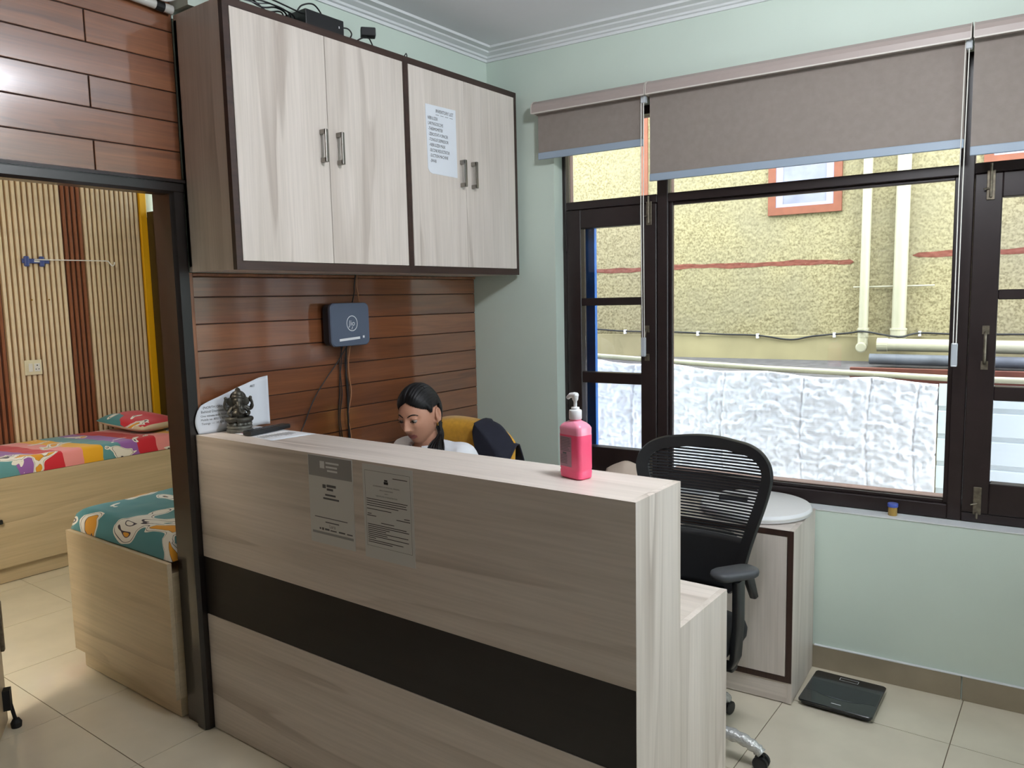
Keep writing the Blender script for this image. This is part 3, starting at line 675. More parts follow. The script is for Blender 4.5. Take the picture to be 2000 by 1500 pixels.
# ceiling lamp of the left room
lp = thing('unseen_ceiling_lamp', (-.45, -2.95, H-.04), label='round warm ceiling lamp in the side room', cat='lamp')
part('rim', LT([(.17, H-.03), (.17, H-.001)], (-.45, -2.95, 0), 32), 'white', lp)
part('diffuser', LT([(.03, H-.05), (.12, H-.046), (.155, H-.031)], (-.45, -2.95, 0), 32), 'lamp', lp)
ld = D.lights.new('ceiling_lamp_light', 'POINT'); ld.energy = 64; ld.color = (1, .89, .74); ld.shadow_soft_size = .15
lo = D.objects.new('ceiling_lamp_light', ld); COL.objects.link(lo); lo.parent = lp; lo.location = (0, 0, -.12)

# added fill lamp: opal ceiling globe, unseen above and right of the view
gl = thing('unseen_ceiling_lamp', (2.25, -1.6, H-.16), label='added white opal globe fill lamp on the reception ceiling', cat='lamp')
part('base', LT([(.07, H-.001), (.075, H-.012), (.06, H-.03)], (2.25, -1.6, 0), 28), 'white', gl)
M['opal'] = plain('fill_lamp_opal', (246, 250, 255), .3, emit=108)
bm = bmesh.new(); add_ball(bm, (2.25, -1.6, H-.135), .11, 28); part('globe', bm, 'opal', gl, smooth=True)

# ---- roller blinds (frame FB)
def blind(x0, x1, fx0, fx1, zb, label, cord=None):
    b = thing('roller_blind', ((x0+x1)/2, -.05, zb), FB, label=label, cat='blind', group='taupe roller blinds')
    z0, z1 = 2.516, 2.582
    prof = [(-.003, z1), (-.05, z1), (-.078, z1-.008), (-.094, z1-.022), (-.10, z1-.04), (-.10, z0+.003), (-.003, z0+.003)]
    part('cassette', PR(prof, 'x', x0+.003, x1-.003), 'cassette', b)
    part('cassette_edge', BX(x0+.003, x1-.003, -.1015, -.094, z0-.002, z0+.0035), 'cassetteedge', b)
    for a, c in ((x0, x0+.003), (x1-.003, x1)): part('end_cap', PR([(p[0]*1.03, p[1]+(.002 if p[1] > 2.55 else -.002)) for p in prof], 'x', a, c), 'cassetteedge', b)
    part('fabric', BX(fx0, fx1, -.0585, -.0575, zb+.03, z0+.004), 'fabric', b)
    part('bottom_bar', BX(fx0-.001, fx1+.001, -.064, -.052, zb, zb+.033, bevel=.003), 'blindbar', b)
    if cord:
        xc, zl = cord
        for s in (-1, 1):
            part('chain', TB([(xc+s*.006+.004, -.072, 2.52), (xc+s*.006, -.07, 2.0), (xc+s*.005, -.06, zl+.03)], .0021, 6), 'chain', b)
        bm = BX(xc-.011, xc+.011, -.068, -.05, zl-.055, zl+.035, bevel=.004); part('cord_weight', bm, 'clear', b)
        part('chain_guide', BX(xc-.002, xc+.02, -.08, -.05, 2.488, 2.517, bevel=.003), 'clear', b)
    return b
blind(.432, 1.0235, .448, 1.000, 2.302, 'short taupe roller blind at the corner end of the window', (.998, 1.40))
blind(1.0265, 2.277, 1.032, 2.262, 2.142, 'long taupe roller blind over the wide middle pane', (2.260, 1.39))
blind(2.283, 3.0, 2.285, 2.98, 2.111, 'taupe roller blind cut off at the right edge of the picture')

# ================================================================== outside, across the lane (frame FB)
OY = 2.6
nb = thing('neighbour_house', (1, OY, -1.2), FB, label='yellow roughcast house wall across the lane', cat='building')
x0, x1, z0, z1 = -1.7, 4.2, 1.30, 3.0; nx, nz = 640, 185
hgt = .5*np.abs(vnoise(nx, nz, 420, 120, 1)-.5)*2+.25*np.abs(vnoise(nx, nz, 200, 60, 2)-.5)*2+.5*vnoise(nx, nz, 639, 184, 3)
X, Z = np.meshgrid(np.linspace(x0, x1, nx), np.linspace(z0, z1, nz), indexing='ij')
me = grid_mesh('roughcast', np.stack([X, OY-.009*hgt, Z], -1))
part('roughcast', me, 'stucco', nb, smooth=True)
def painted_stripe(xa, xb, zc, hw):
    xs_ = np.arange(xa, xb, .0115); fr = np.linspace(-1, 1, 8); ends = np.clip(np.minimum(xs_-xa, xb-xs_)/.03, .25, 1)
    zz_ = zc+.004*np.sin(xs_*7)+.006*np.sin(xs_*2.1+1)+.002*np.sin(xs_*31)
    Zs = zz_[:, None]+fr[None]*(hw*(.85+.15*np.sin(xs_*13))*ends)[:, None]
    fi = (xs_-x0)/(x1-x0)*(nx-1); fj = (Zs-z0)/(z1-z0)*(nz-1); i0 = np.clip(fi.astype(int), 0, nx-2); j0 = np.clip(fj.astype(int), 0, nz-2); a = (fi-i0)[:, None]; b = fj-j0; i0 = i0[:, None]
    hh_ = (hgt[i0, j0]*(1-a)+hgt[i0+1, j0]*a)*(1-b)+(hgt[i0, j0+1]*(1-a)+hgt[i0+1, j0+1]*a)*b
    part('painted_stripe', grid_mesh('painted_stripe', np.stack([xs_[:, None]+0*Zs, OY-.009*hh_-.0022, Zs], -1)), 'stripered', nb, smooth=True)
painted_stripe(-1.7, 1.47, 1.842, .021); painted_stripe(1.84, 4.2, 1.866, .021)
part('upper_wall', BX(-1.7, 4.2, OY-.004, OY+.15, 3.0, 3.9), 'stucco', nb)
part('lower_wall', BX(-1.7, 4.2, OY+.004, OY+.15, -1.2, 1.3), 'plasterband', nb)
part('plaster_band', BX(-1.7, 4.2, OY-.012, OY+.004, 1.10, 1.31, bevel=.004, seg=1), 'plasterband', nb)
def owin(x0, x1, z0, z1, sw=.055):
    f = part('window_surround', bmesh.new(), 'orange', nb); bm = BX(x0, x0+sw, OY-.034, OY, z0, z1); add_box(bm, x1-sw, x1, OY-.034, OY, z0, z1); add_box(bm, x0+sw, x1-sw, OY-.034, OY, z0, z0+sw); add_box(bm, x0+sw, x1-sw, OY-.034, OY, z1-sw, z1)
    bmesh.ops.translate(bm, verts=bm.verts, vec=-rootloc(nb)); bm.to_mesh(f.data); bm.free()
    a, b, c, d = x0+sw, x1-sw, z0+sw, z1-sw; k = .05
    bm = BX(a, a+k, OY-.028, OY, c, d); add_box(bm, b-k, b, OY-.028, OY, c, d); add_box(bm, a+k, b-k, OY-.028, OY, c, c+.022); add_box(bm, a+k, b-k, OY-.028, OY, d-k, d)
    part('window_frame', bm, 'lilac', f)
    part('pane', BX(a+k, b-k, OY-.022, OY-.016, c+.022, d-k), 'frost', f)
owin(.865, 1.378, 2.198, 2.86); part('orange_band', BX(-.152, -.10, OY-.02, OY, 2.2, 3.2), 'orange', nb); owin(2.235, 2.75, 2.42, 2.95)
top('cement_ledge', PR([(1.345, .9), (2.585, .9), (2.585, 1.128), (2.3, 1.10), (1.345, 1.06)], 'x', -1.7, 4.2), 'cement', FB, label='grey cement ledge at the foot of the yellow wall', cat='ledge')
def vpipe(xc, r, label):
    p = thing('drain_pipe', (xc, 2.53, 1.33), FB, label=label, cat='pipe', group='cream drain pipes')
    part('shaft', TB([(xc-.006, 2.53, 1.345), (xc+.006, 2.53, 3.9)], r, 20), 'pvc', p, smooth=True, angle=50)
    part('socket_collar', LT([(r, 1.30), (r*1.16, 1.302), (r*1.16, 1.352), (r*1.22, 1.354), (r*1.22, 1.366), (r, 1.368)], (xc-.006, 2.53, 0), 20), 'pvc', p)
    return p
p = vpipe(1.553, .031, 'thin cream drain pipe down the yellow wall')
part('elbow', TB([(1.547, 2.53, 1.32), (1.547, 2.525, 1.25), (1.547, 2.48, 1.235)], .034, 16), 'pvc', p, smooth=True, angle=50)
part('end_cap', LT([(.028, 2.452), (.036, 2.455), (.036, 2.49)], (1.547, 0, 1.235), 16, 'y'), 'pvc', p)
p = vpipe(1.778, .0445, 'thick cream drain pipe down the yellow wall')
part('elbow', TB([(1.772, 2.53, 1.33), (1.775, 2.52, 1.28), (1.79, 2.50, 1.262)], .046, 16), 'pvc', p, smooth=True, angle=50)
p = thing('waste_pipe', (2.6, 2.43, 1.2), FB, label='horizontal cream waste pipe running right along the wall foot', cat='pipe')
part('shaft', TB([(1.70, 2.43, 1.258), (4.2, 2.43, 1.235)], .043, 18), 'pvc', p, smooth=True, angle=50)
part('end_cap', LT([(.047, 1.655), (.047, 1.72), (.043, 1.722)], (0, 2.43, 1.258), 18, 'x'), 'pvc', p)
top('waste_pipe', TB([(1.62, 2.35, 1.165), (4.2, 2.34, 1.15)], .036, 16), 'pvcgrey', FB, label='grey streaked waste pipe lying under the cream one', cat='pipe', smooth=True, angle=50)
top('conduit', TB([(1.47, 2.565, 1.655), (1.98, 2.565, 1.655)], .006, 8), 'pvc', FB, label='short cream conduit behind the two drain pipes', cat='pipe')
cb = thing('wall_cable', (1, 2.56, 1.2), FB, label='thin black cable clipped along the foot of the yellow wall', cat='cable')
part('wire', TB(smooth_path([(-1.6, 2.572, 1.36), (-.7, 2.572, 1.355), (-.3, 2.572, 1.335), (.15, 2.572, 1.33), (.5, 2.572, 1.315), (.8, 2.572, 1.308), (1.04, 2.572, 1.278), (1.2, 2.572, 1.305), (1.45, 2.56, 1.33), (1.56, 2.48, 1.345), (1.78, 2.47, 1.31), (1.9, 2.56, 1.332), (2.2, 2.572, 1.325), (3.2, 2.572, 1.33), (4.1, 2.572, 1.32)], 6), .0065, 8), 'cableblack', cb, smooth=True)
for xx, zz in ((-.3, 1.336), (.33, 1.325), (.8, 1.309), (1.35, 1.32), (1.9, 1.333)): part('clip', BX(xx-.008, xx+.008, 2.556, 2.588, zz-.022, zz+.012), 'white', cb)
# silver tarpaulin hung on a rail, white corrugated sheet beside it
top('tarp_rail', TB([(-1.5, 1.30, 1.305), (0, 1.30, 1.232), (1.2, 1.30, 1.178), (2.18, 1.30, 1.153), (4.0, 1.30, 1.150)], .017, 12), 'pvc', FB, label='pale pipe rail along the top of the silver sheet', cat='pipe', smooth=True, angle=50)
nx, nz = 420, 210; xs = np.linspace(-1.5, 2.115, nx); zs = np.linspace(0, 1, nz)
rail = np.interp(xs, [-1.5, 0, 1.2, 2.18], [1.305, 1.232, 1.178, 1.153])-.012
sag = .02*np.abs(np.sin(xs*5.2))**1.5
Xg = xs[:, None]+0*zs[None]; Zg = (-.7)+zs[None]*(rail-sag+.7)[:, None]
def ridge(a): return 1-np.abs(2*a-1)
c1 = ridge(vnoise(nx, nz, 26, 20, 5)); c2 = ridge(vnoise(nx, nz, 60, 52, 6)); c3 = ridge(vnoise(nx, nz, 120, 66, 8)); c4 = vnoise(nx, nz, 7, 4, 7)
c5 = ridge(vnoise(nx, nz, 34, 60, 10)); c6 = ridge(vnoise(nx, nz, 190, 120, 11))
Yg = 1.305+.03*(c4-.5)-.009*c1-.012*c2-.010*c3-.008*c5-.006*c6
for xsm in (.35, .95, 1.42, 1.78, 2.02): Yg += .012*np.exp(-((Xg-xsm-.015*np.sin(Zg*6))/.008)**2)
me = grid_mesh('tarpaulin', np.stack([Xg, Yg, Zg], -1))
o = top('tarpaulin', me, 'tarp', FB, label='crumpled silver tarpaulin hung outside below the yellow wall', cat='tarpaulin', smooth=True)
o.modifiers.new('thickness', 'SOLIDIFY').thickness = .002
zz = 1.125; prof = []
while zz > -.75:
    prof += [(1.283, zz), (1.283, zz-.118), (1.297, zz-.122), (1.297, zz-.146)]; zz -= .15
prof = prof + [(1.302, -.75), (1.302, 1.125)]
top('corrugated_sheet', PR(prof, 'x', 2.12, 4.0), 'sheet', FB, label='white ribbed metal sheet beyond the right-hand casement', cat='sheet')
top('roof_edge', BX(1.66, 4.0, 1.36, 1.40, 1.10, 1.192), 'redroof', FB, label='red-painted edge strip behind the pale rail', cat='strip')
top('lane_ground', BX(-6, 8, .22, 6, -1.32, -1.2), 'ground', FB, label='concrete lane between the two buildings', cat='ground', kind='structure')
# shrub outside the side room's window
bm = bmesh.new(); rg = random.Random(3)
for _ in range(260):
    c = Vector((-2.6+rg.gauss(0, .35), .75+rg.gauss(0, .15), 1.95+rg.gauss(0, .28))); m4 = Matrix.Translation(c) @ Matrix.Rotation(rg.uniform(0, 6), 4, 'Z') @ Matrix.Rotation(rg.uniform(-1, 1), 4, 'X')
    bm.faces.new([bm.verts.new(m4 @ Vector(p)) for p in ((0, -.06, 0), (.028, 0, .008), (0, .06, 0), (-.028, 0, .008))])
add_tube(bm, [(-2.6, .75, -1.2), (-2.62, .75, 1.8)], .02)
top('garden_shrub', bm, 'leaf', label='yellow-green shrub outside the side room window', cat='shrub')

# ================================================================== things on the counter, walls and cabinets
# ---- pump bottle
BC = Matrix.Translation((1.582, -1.535, CZ)) @ Matrix.Rotation(R(-14.5), 4, 'Z')
pb = thing('pump_bottle', (0, 0, 0), BC, label='pink hand-sanitiser pump bottle standing on the counter', cat='bottle')
def rrect(w, d, r, n=5):
    out = []
    for cx, cy, a0 in ((w-r, d-r, 0), (-w+r, d-r, 90), (-w+r, -d+r, 180), (w-r, -d+r, 270)):
        for k in range(n): a = R(a0+90*k/(n-1)); out.append((cx+r*math.cos(a), cy+r*math.sin(a)))
    return out
def loft(rings):
    bm = bmesh.new(); V = [[bm.verts.new(p) for p in rg_] for rg_ in rings]; n = len(rings[0])
    for i in range(len(V)-1):
        for k in range(n): bm.faces.new((V[i][k], V[i][(k+1) % n], V[i+1][(k+1) % n], V[i+1][k]))
    bm.faces.new(V[0][::-1]); bm.faces.new(V[-1]); bmesh.ops.recalc_face_normals(bm, faces=bm.faces); return bm
w_, d_ = .040, .027
part('body', loft([[(x, y, z) for x, y in rrect(w_-i, d_-i, .012)] for z, i in ((.0, .005), (.004, .001), (.02, 0), (.024, .001), (.028, 0), (.118, 0))]), 'pinkliquid', pb, smooth=True, angle=40)
part('shoulder', loft([[(x, y, z) for x, y in rrect(max(w_-i, .0155), max(d_-j, .0155), .012 if i < .02 else .0154)] for z, i, j in ((.1182, 0, 0), (.122, .0005, .0005), (.136, .0, 0), (.143, .004, .003), (.149, .012, .007), (.154, .0245, .0115), (.160, .0245, .0115))]), 'pinkclear', pb, smooth=True, angle=40)
part('cap', LT([(.0165, .158), (.0172, .159), (.0172, .179), (.016, .182), (.011, .183), (.011, .189), (.005, .190)], seg=28), 'white', pb, smooth=True, angle=40)
bm = LT([(.0045, .188), (.0045, .204), (.008, .210), (.009, .222)], seg=20); add_tube(bm, smooth_path([(.006, 0, .2205), (-.006, 0, .221), (-.020, 0, .218), (-.029, 0, .211)]), [.0078]*6+[.0072]*6+[.0055]*6+[.0045], 10)
part('pump_head', bm, 'white', pb, smooth=True, angle=50)
fm = Matrix.Translation((0, -d_-.0006, 0)) @ Matrix.Rotation(R(90), 4, 'X')
bm = bmesh.new(); add_quad(bm, fm, -.031, .012, .033, .113); part('label_panel', bm, 'labelgrey', pb)
fm = Matrix.Translation((0, -d_-.0010, 0)) @ Matrix.Rotation(R(90), 4, 'X'); bm = bmesh.new(); rg = random.Random(5)
for k in range(17):
    zz = .110-.0042*k
    if k in (9, 10): continue
    add_quad(bm, fm, -.0295, -.0295+rg.uniform(.028, .039) if k < 11 else -.0295+.025, zz-.0016, zz)
add_quad(bm, fm, -.021, -.007, .066, .071)
part('label_print', bm, 'inkgrey', pb)

# ---- deity statuette (one cast piece on its base)
def remeshed(name, bm, voxel, smooth_it=2):
    me = D.meshes.new(name); bm.to_mesh(me); bm.free(); o = D.objects.new(name, me); TMP.collection.objects.link(o)
    md = o.modifiers.new('r', 'REMESH'); md.mode = 'VOXEL'; md.voxel_size = voxel
    if smooth_it:
        ms = o.modifiers.new('s', 'SMOOTH'); ms.iterations = smooth_it; ms.factor = .5
    dg = tmp_graph(); out = D.meshes.new_from_object(o.evaluated_get(dg)); D.objects.remove(o); D.meshes.remove(me); return out
fa = math.atan2(CAM_LOC.y+1.53, CAM_LOC.x-.075)+R(90)
ST = Matrix.Translation((.097, -1.549, CZ)) @ Matrix.Rotation(fa, 4, 'Z')
st = thing('deity_statuette', (0, 0, 0), ST, label='small dark bronze seated elephant-headed statuette on the counter', cat='statue')
bm = LT([(.046, 0), (.048, .003), (.048, .010), (.044, .012), (.044, .016), (.047, .018), (.046, .024), (.036, .027)], seg=40)
part('plinth', bm, 'bronzebase', st, smooth=True, angle=40)
bm = bmesh.new(); add_ball(bm, (0, 0, .034), (.042, .038, .013), 20)
for k in range(12):
    a = k*math.pi/6; add_ball(bm, (.036*math.cos(a), .033*math.sin(a), .032), (.011, .011, .010), 8)
part('lotus_seat', remeshed('lotus', bm, .0016, 1), 'bronzebase', st, smooth=True, local=False)
bm = bmesh.new()
add_ball(bm, (0, -.006, .066), (.026, .023, .024), 16)                      # belly
add_ball(bm, (0, .002, .088), (.024, .017, .020), 14)                       # chest
add_tube(bm, smooth_path([(.016, .0, .052), (.042, -.014, .050), (.020, -.036, .048), (-.008, -.038, .047)], 4), .0105, 10)   # folded legs
add_tube(bm, smooth_path([(-.016, .0, .052), (-.042, -.014, .050), (-.026, -.034, .050), (-.006, -.036, .052)], 4), .0105, 10)
add_ball(bm, (0, -.006, .117), (.019, .019, .020), 16)                      # head
for s_ in (-1, 1):
    add_ball(bm, (s_*.027, .0, .114), (.014, .004, .018), 12, Matrix.Rotation(s_*.35, 4, 'Y'))   # ears
    add_tube(bm, smooth_path([(s_*.021, .004, .097), (s_*.042, .006, .086), (s_*.049, .0, .104), (s_*.044, -.004, .124)], 4), [.0075]*8+[.0055]*5, 8)   # raised arms
    add_ball(bm, (s_*.044, -.004, .129), .0065, 8)
    add_tube(bm, smooth_path([(s_*.020, .0, .092), (s_*.036, -.008, .074), (s_*.030, -.026, .066)], 4), .0065, 8)                # lower arms
    add_ball(bm, (s_*.029, -.028, .068), .007, 8)
    add_tube(bm, [(s_*.008, -.022, .108), (s_*.013, -.034, .100)], [.0026, .0015], 6)          # tusks
add_tube(bm, smooth_path([(0, -.022, .114), (.001, -.030, .100), (.003, -.031, .084), (.012, -.034, .074), (.020, -.033, .076), (.021, -.031, .082)], 5), [.0085]*6+[.007]*6+[.006]*6+[.005]*6+[.0042]*2, 10)   # trunk
part('figure', remeshed('figure', bm, .0011, 1), 'bronze', st, smooth=True)
bm = LT([(.021, .128), (.023, .131), (.022, .137), (.019, .140), (.020, .145), (.015, .152), (.009, .158), (.010, .161), (.003, .168)], (0, .0, 0), 24)
part('crown', bm, 'bronze', st, smooth=True, angle=50)
part('halo', LT([(.026, .010), (.030, .011), (.030, .015), (.026, .016)], (0, 0, .126), 28, 'y'), 'bronze', st, smooth=True, angle=50)

# ---- curled notice standing against the planks
n1, n2 = 40, 12; tt = np.linspace(0, 1, n1); hh = np.linspace(0, 1, n2)
def curlx(t): return .021+.030*(1-np.clip(t/.22, 0, 1))**2*0 + .013*np.sin(np.pi*t) + .02*np.clip((t-.86)/.14, 0, 1)**2
yy = -1.672+.30*tt
top_h = np.interp(tt, [0, .04, .15, .55, .9, 1], [.088, .106, .120, .160, .188, .194])
Pn = np.zeros((n1, n2, 3))
for j, v in enumerate(hh):
    Pn[:, j, 0] = curlx(tt)+.010*v*np.sin(np.pi*tt)*0; Pn[:, j, 1] = yy - .012*np.sin(np.pi*v)*(1-tt)**6; Pn[:, j, 2] = CZ+.0008+top_h*v
nt = thing('curled_notice', (.03, -1.53, CZ), label='curled white printed notice propped behind the statuette', cat='paper')
o = part('sheet', add_grid(bmesh.new(), Pn), 'paper', nt, smooth=True); o.modifiers.new('t', 'SOLIDIFY').thickness = .0006
bm = bmesh.new()
tm = lambda y, z: Matrix.Translation((0, y, z)) @ Matrix.Rotation(R(90), 4, 'Z') @ Matrix.Rotation(R(90), 4, 'X')
for s_, y_, z_, sz_ in (('(NORTH OAK SANJAULI)', -1.652, CZ+.094, .0125), ('Behind Diamond Residency', -1.660, CZ+.078, .0135), ('One minute walk from Sanjauli', -1.662, CZ+.063, .011), ('Mobile no -8327378701, 86288', -1.662, CZ+.049, .0108), ('Timings  —  10 AM- 5 PM and Sun', -1.660, CZ+.034, .0108), ('AKT', -1.450, CZ+.155, .013)):
    txt(bm, s_, sz_, tm(y_, z_))
for v in bm.verts: v.co.x = float(curlx(np.array((v.co.y+1.672)/.30)))+.0012
part('printed_text', bm, 'ink', nt, kind='stuff')

# ---- flyer and remote
fy = thing('flyer', (.22, -1.49, CZ), label='flat printed flyer lying on the counter under the remote', cat='paper')
Pq = [Vector((.062, -1.582, CZ+.0006)), Vector((.377, -1.612, CZ+.0006)), Vector((.405, -1.440, CZ+.0006)), Vector((.070, -1.440, CZ+.0006))]
bm = bmesh.new(); n_ = 10
Pg = np.array([[np.array(Pq[0])*(1-a)*(1-b)+np.array(Pq[1])*a*(1-b)+np.array(Pq[2])*a*b+np.array(Pq[3])*(1-a)*b for b in np.linspace(0, 1, n_)] for a in np.linspace(0, 1, n_)])
Pg[:, :, 2] += .004*np.clip(np.linspace(0, 1, n_)[:, None]-.8, 0, 1)
o = part('sheet', add_grid(bm, Pg), 'paper', fy, smooth=True); o.modifiers.new('t', 'SOLIDIFY').thickness = .0005
bm = bmesh.new(); rg = random.Random(2)
def fq(a0, a1, b0, b1):
    f_ = lambda a, b: Pq[0]*(1-a)*(1-b)+Pq[1]*a*(1-b)+Pq[2]*a*b+Pq[3]*(1-a)*b+Vector((0, 0, .0009))
    bm.faces.new([bm.verts.new(f_(*p)) for p in ((a0, b0), (a1, b0), (a1, b1), (a0, b1))])
for k in range(9): fq(.10+rg.uniform(0, .1), .3+rg.uniform(0, .08), .1+.09*k, .135+.09*k)
part('maroon_print', bm, 'redink', fy); bm = bmesh.new()
for k in range(12): fq(.62, .62+rg.uniform(.14, .2), .06+.07*k, .08+.07*k)
part('grey_print', bm, 'inkgrey', fy)
RMt = Matrix.Translation((.205, -1.505, CZ+.0022)) @ Matrix.Rotation(R(97), 4, 'Z')
rm = thing('remote_control', (0, 0, 0), RMt, label='slim black remote control lying on the flyer', cat='remote')
part('body', BX(-.098, .098, -.022, .022, 0, .017, bevel=.004), 'blackplastic', rm)
bm = bmesh.new()
for i in range(7):
    for j in range(3): add_box(bm, -.08+.017*i, -.07+.017*i, -.014+.011*j, -.007+.011*j, .0168, .0185, bevel=.001, seg=1)
part('buttons', bm, 'armgrey', rm)

# ---- notices stuck to the counter front
PY = CY0-.0008
def fmat(x, z, dy=0): return Matrix.Translation((x, PY-.0006-dy, z)) @ Matrix.Rotation(R(90), 4, 'X')
p1 = thing('poster', (.76, PY, .857), label='grey laminated poster with a dark header band on the counter front', cat='poster')
part('sheet', BX(.657, .867, PY-.0004, PY+.0006, .858, 1.146), 'papergrey', p1)
bm = bmesh.new(); add_quad(bm, fmat(0, 0), .660, .864, 1.078, 1.144); part('header_band', bm, 'posterhead', p1)
bm = bmesh.new(); add_quad(bm, fmat(0, 0), .666, .86, .889, .897); part('footer_band', bm, 'posterhead', p1)
bm = bmesh.new(); 
add_quad(bm, fmat(0, 0, .0003), .716, .738, 1.092, 1.115)
for x_, w__, z_ in ((.744, .062, 1.108), (.744, .054, 1.095), (.75, .048, 1.083)): add_quad(bm, fmat(0, 0, .0003), x_, x_+w__, z_, z_+.006)
bmesh.ops.translate(bm, verts=bm.verts, vec=(0, 0, .014)); part('header_print', bm, 'whiteink', p1, kind='stuff')
bm = bmesh.new(); rg = random.Random(4)
for x_, w__, z_, h_ in ((.724, .016, 1.042, .012), (.744, .044, 1.047, .008), (.744, .03, 1.036, .007), (.735, .05, 1.018, .006), (.725, .075, 1.006, .006), (.68, .155, .943, .0028), (.73, .065, .929, .0035), (.70, .008, .904, .006), (.712, .01, .903, .008), (.726, .022, .904, .006), (.752, .03, .904, .004), (.792, .03, .904, .005), (.83, .026, .904, .004)):
    add_quad(bm, fmat(0, 0), x_, x_+w__, z_, z_+h_)
txt(bm, 'Lara', .017, fmat(.748, .914))
part('printed_text', bm, 'inkgrey', p1, kind='stuff')
p2 = thing('poster', (1.02, PY, .852), label='white typed certificate with a thin border on the counter front', cat='poster')
part('sheet', BX(.912, 1.121, PY-.0004, PY+.0006, .852, 1.142), 'papergrey', p2)
bm = bmesh.new(); rg = random.Random(8)
def ln(x0, x1, z, h_=.0022): add_quad(bm, fmat(0, 0), x0, x1, z, z+h_)
for b in ((.922, 1.111, .890, .8908), (.922, 1.111, 1.1235, 1.1243), (.922, .9228, .890, 1.124), (1.1102, 1.111, .890, 1.124)): add_quad(bm, fmat(0, 0), *b)
ln(1.04, 1.10, 1.108)
add_quad(bm, fmat(0, 0), 1.003, 1.021, 1.088, 1.096); add_quad(bm, fmat(0, 0), 1.005, 1.019, 1.097, 1.102)
txt(bm, 'GOVERNMENT OF HIMACHAL PRADESH', .0062, fmat(1.012, 1.077), 'CENTER'); txt(bm, 'HEALTH DEPARTMENT', .0055, fmat(1.012, 1.066), 'CENTER'); txt(bm, 'FORM I', .005, fmat(1.012, 1.057), 'CENTER'); txt(bm, 'CERTIFICATE OF REGISTRATION', .0062, fmat(1.012, 1.047), 'CENTER')
for k, e in enumerate((1.098, 1.092, 1.095, 1.06)): ln(.926, e, 1.036-.0068*k)
ln(.926, 1.03, 1.005)
ln(.928, .945, .990); ln(.926, .965, .984); ln(1.082, 1.105, .992); ln(1.05, 1.106, .985)
ln(.985, 1.04, .966)
for k, e in enumerate((1.09, 1.10, 1.02, 1.005, 1.096, 1.01, 1.098, .96)): ln(.927, e, .957-.006*k)
ln(.927, 1.03, .902); ln(.927, 1.075, .908)
part('printed_text', bm, 'ink', p2, kind='stuff')

# ---- handwritten list on the cabinet door
LX = CD+.0036
ls = thing('paper_list', (LX, -.586, 2.18), label='handwritten white inventory list taped to the wall cabinet door', cat='paper')
bm = bmesh.new(); pts = [(-.687, 2.476), (-.486, 2.480), (-.484, 2.181), (-.655, 2.183), (-.672, 2.189), (-.681, 2.203)]
add_prism(bm, pts, 'x', LX, LX+.0008); part('sheet', bm, 'paper', ls)
bm = bmesh.new(); lm = lambda y, z: Matrix.Translation((LX+.0014, y, z)) @ Matrix.Rotation(R(90), 4, 'Z') @ Matrix.Rotation(R(90), 4, 'X')
txt(bm, 'INVENTORY LIST', .0215, lm(-.622, 2.448), sx=.72, shear=.1)
for k in range(4): add_quad(bm, lm(-.622+.031*k, 2.438), 0, .022, 0, .0016)
for k, s_ in enumerate(('NEBULIZER', 'LARYNGOSCOPE', '-THERMOMETER', '-ZEROSTAT-V SPACER', '-TONGUE DEPRESSOR', '-NEBULIZER MASK', '-SILICONE RESUSCITATOR', '-SUCTION MACHINE', '-SWAB')):
    txt(bm, s_, .0195, lm(-.675+.0012*k, 2.414-.0228*k), sx=.66 if len(s_) < 19 else .57, shear=.08)
part('handwriting', bm, 'ink', ls, kind='stuff')

# ---- router on the planks
rt = thing('router', (.04, -.955, 1.43), label='slate blue square internet router mounted on the plank wall', cat='router')
def rprism(y0, y1, z0, z1, r, xa, xb, bev=0):
    cy, cz = (y0+y1)/2, (z0+z1)/2; ring = rrect((y1-y0)/2, (z1-z0)/2, r, 7)
    secs = [(xa, 1)] + ([(xb-bev, 1), (xb, 1-bev/((y1-y0)/2))] if bev else [(xb, 1)])
    return loft([[(x, cy+a*s, cz+b*s) for a, b in ring] for x, s in secs])
part('back_shell', rprism(-1.06, -.85, 1.443, 1.620, .022, .018, .060), 'routerdark', rt, smooth=True, angle=40)
part('front_cover', rprism(-1.066, -.845, 1.438, 1.625, .026, .060, .076, .004), 'router', rt, smooth=True, angle=30)
part('wall_bracket', BX(.0005, .018, -1.0, -.91, 1.48, 1.58), 'routerdark', rt)
bm = bmesh.new(); N_ = 36; ra, rb = .0285, .0315; V = [[bm.verts.new((.0765, -.948+r*math.cos(2*math.pi*k/N_), 1.536+1.08*r*math.sin(2*math.pi*k/N_))) for k in range(N_)] for r in (ra, rb)]
for k in range(N_): bm.faces.new((V[0][k], V[0][(k+1) % N_], V[1][(k+1) % N_], V[1][k]))
txt(bm, 'Jio', .034, Matrix.Translation((.0765, -.949, 1.526)) @ Matrix.Rotation(R(90), 4, 'Z') @ Matrix.Rotation(R(90), 4, 'X'), 'CENTER', shear=.1)
add_tube(bm, [(.0765, -.945, 1.522), (.0765, -.951, 1.510)], .0015, 4)
part('logo', bm, 'whiteink', rt)
bm = BX(.0762, .0768, -1.022, -.905, 1.4635, 1.474); add_box(bm, .0762, .0768, -.888, -.878, 1.466, 1.476); rot(bm, Matrix.Translation((0, -.96, 1.468)) @ Matrix.Rotation(R(3), 4, 'X') @ Matrix.Translation((0, .96, -1.468)))
part('white_sticker', bm, 'white', rt)
def cable(name, pts, r, mat, label, grp=None):
    return top(name, TB(smooth_path(pts, 7), r, 8), mat, label=label, cat='cable', group=grp, smooth=True)
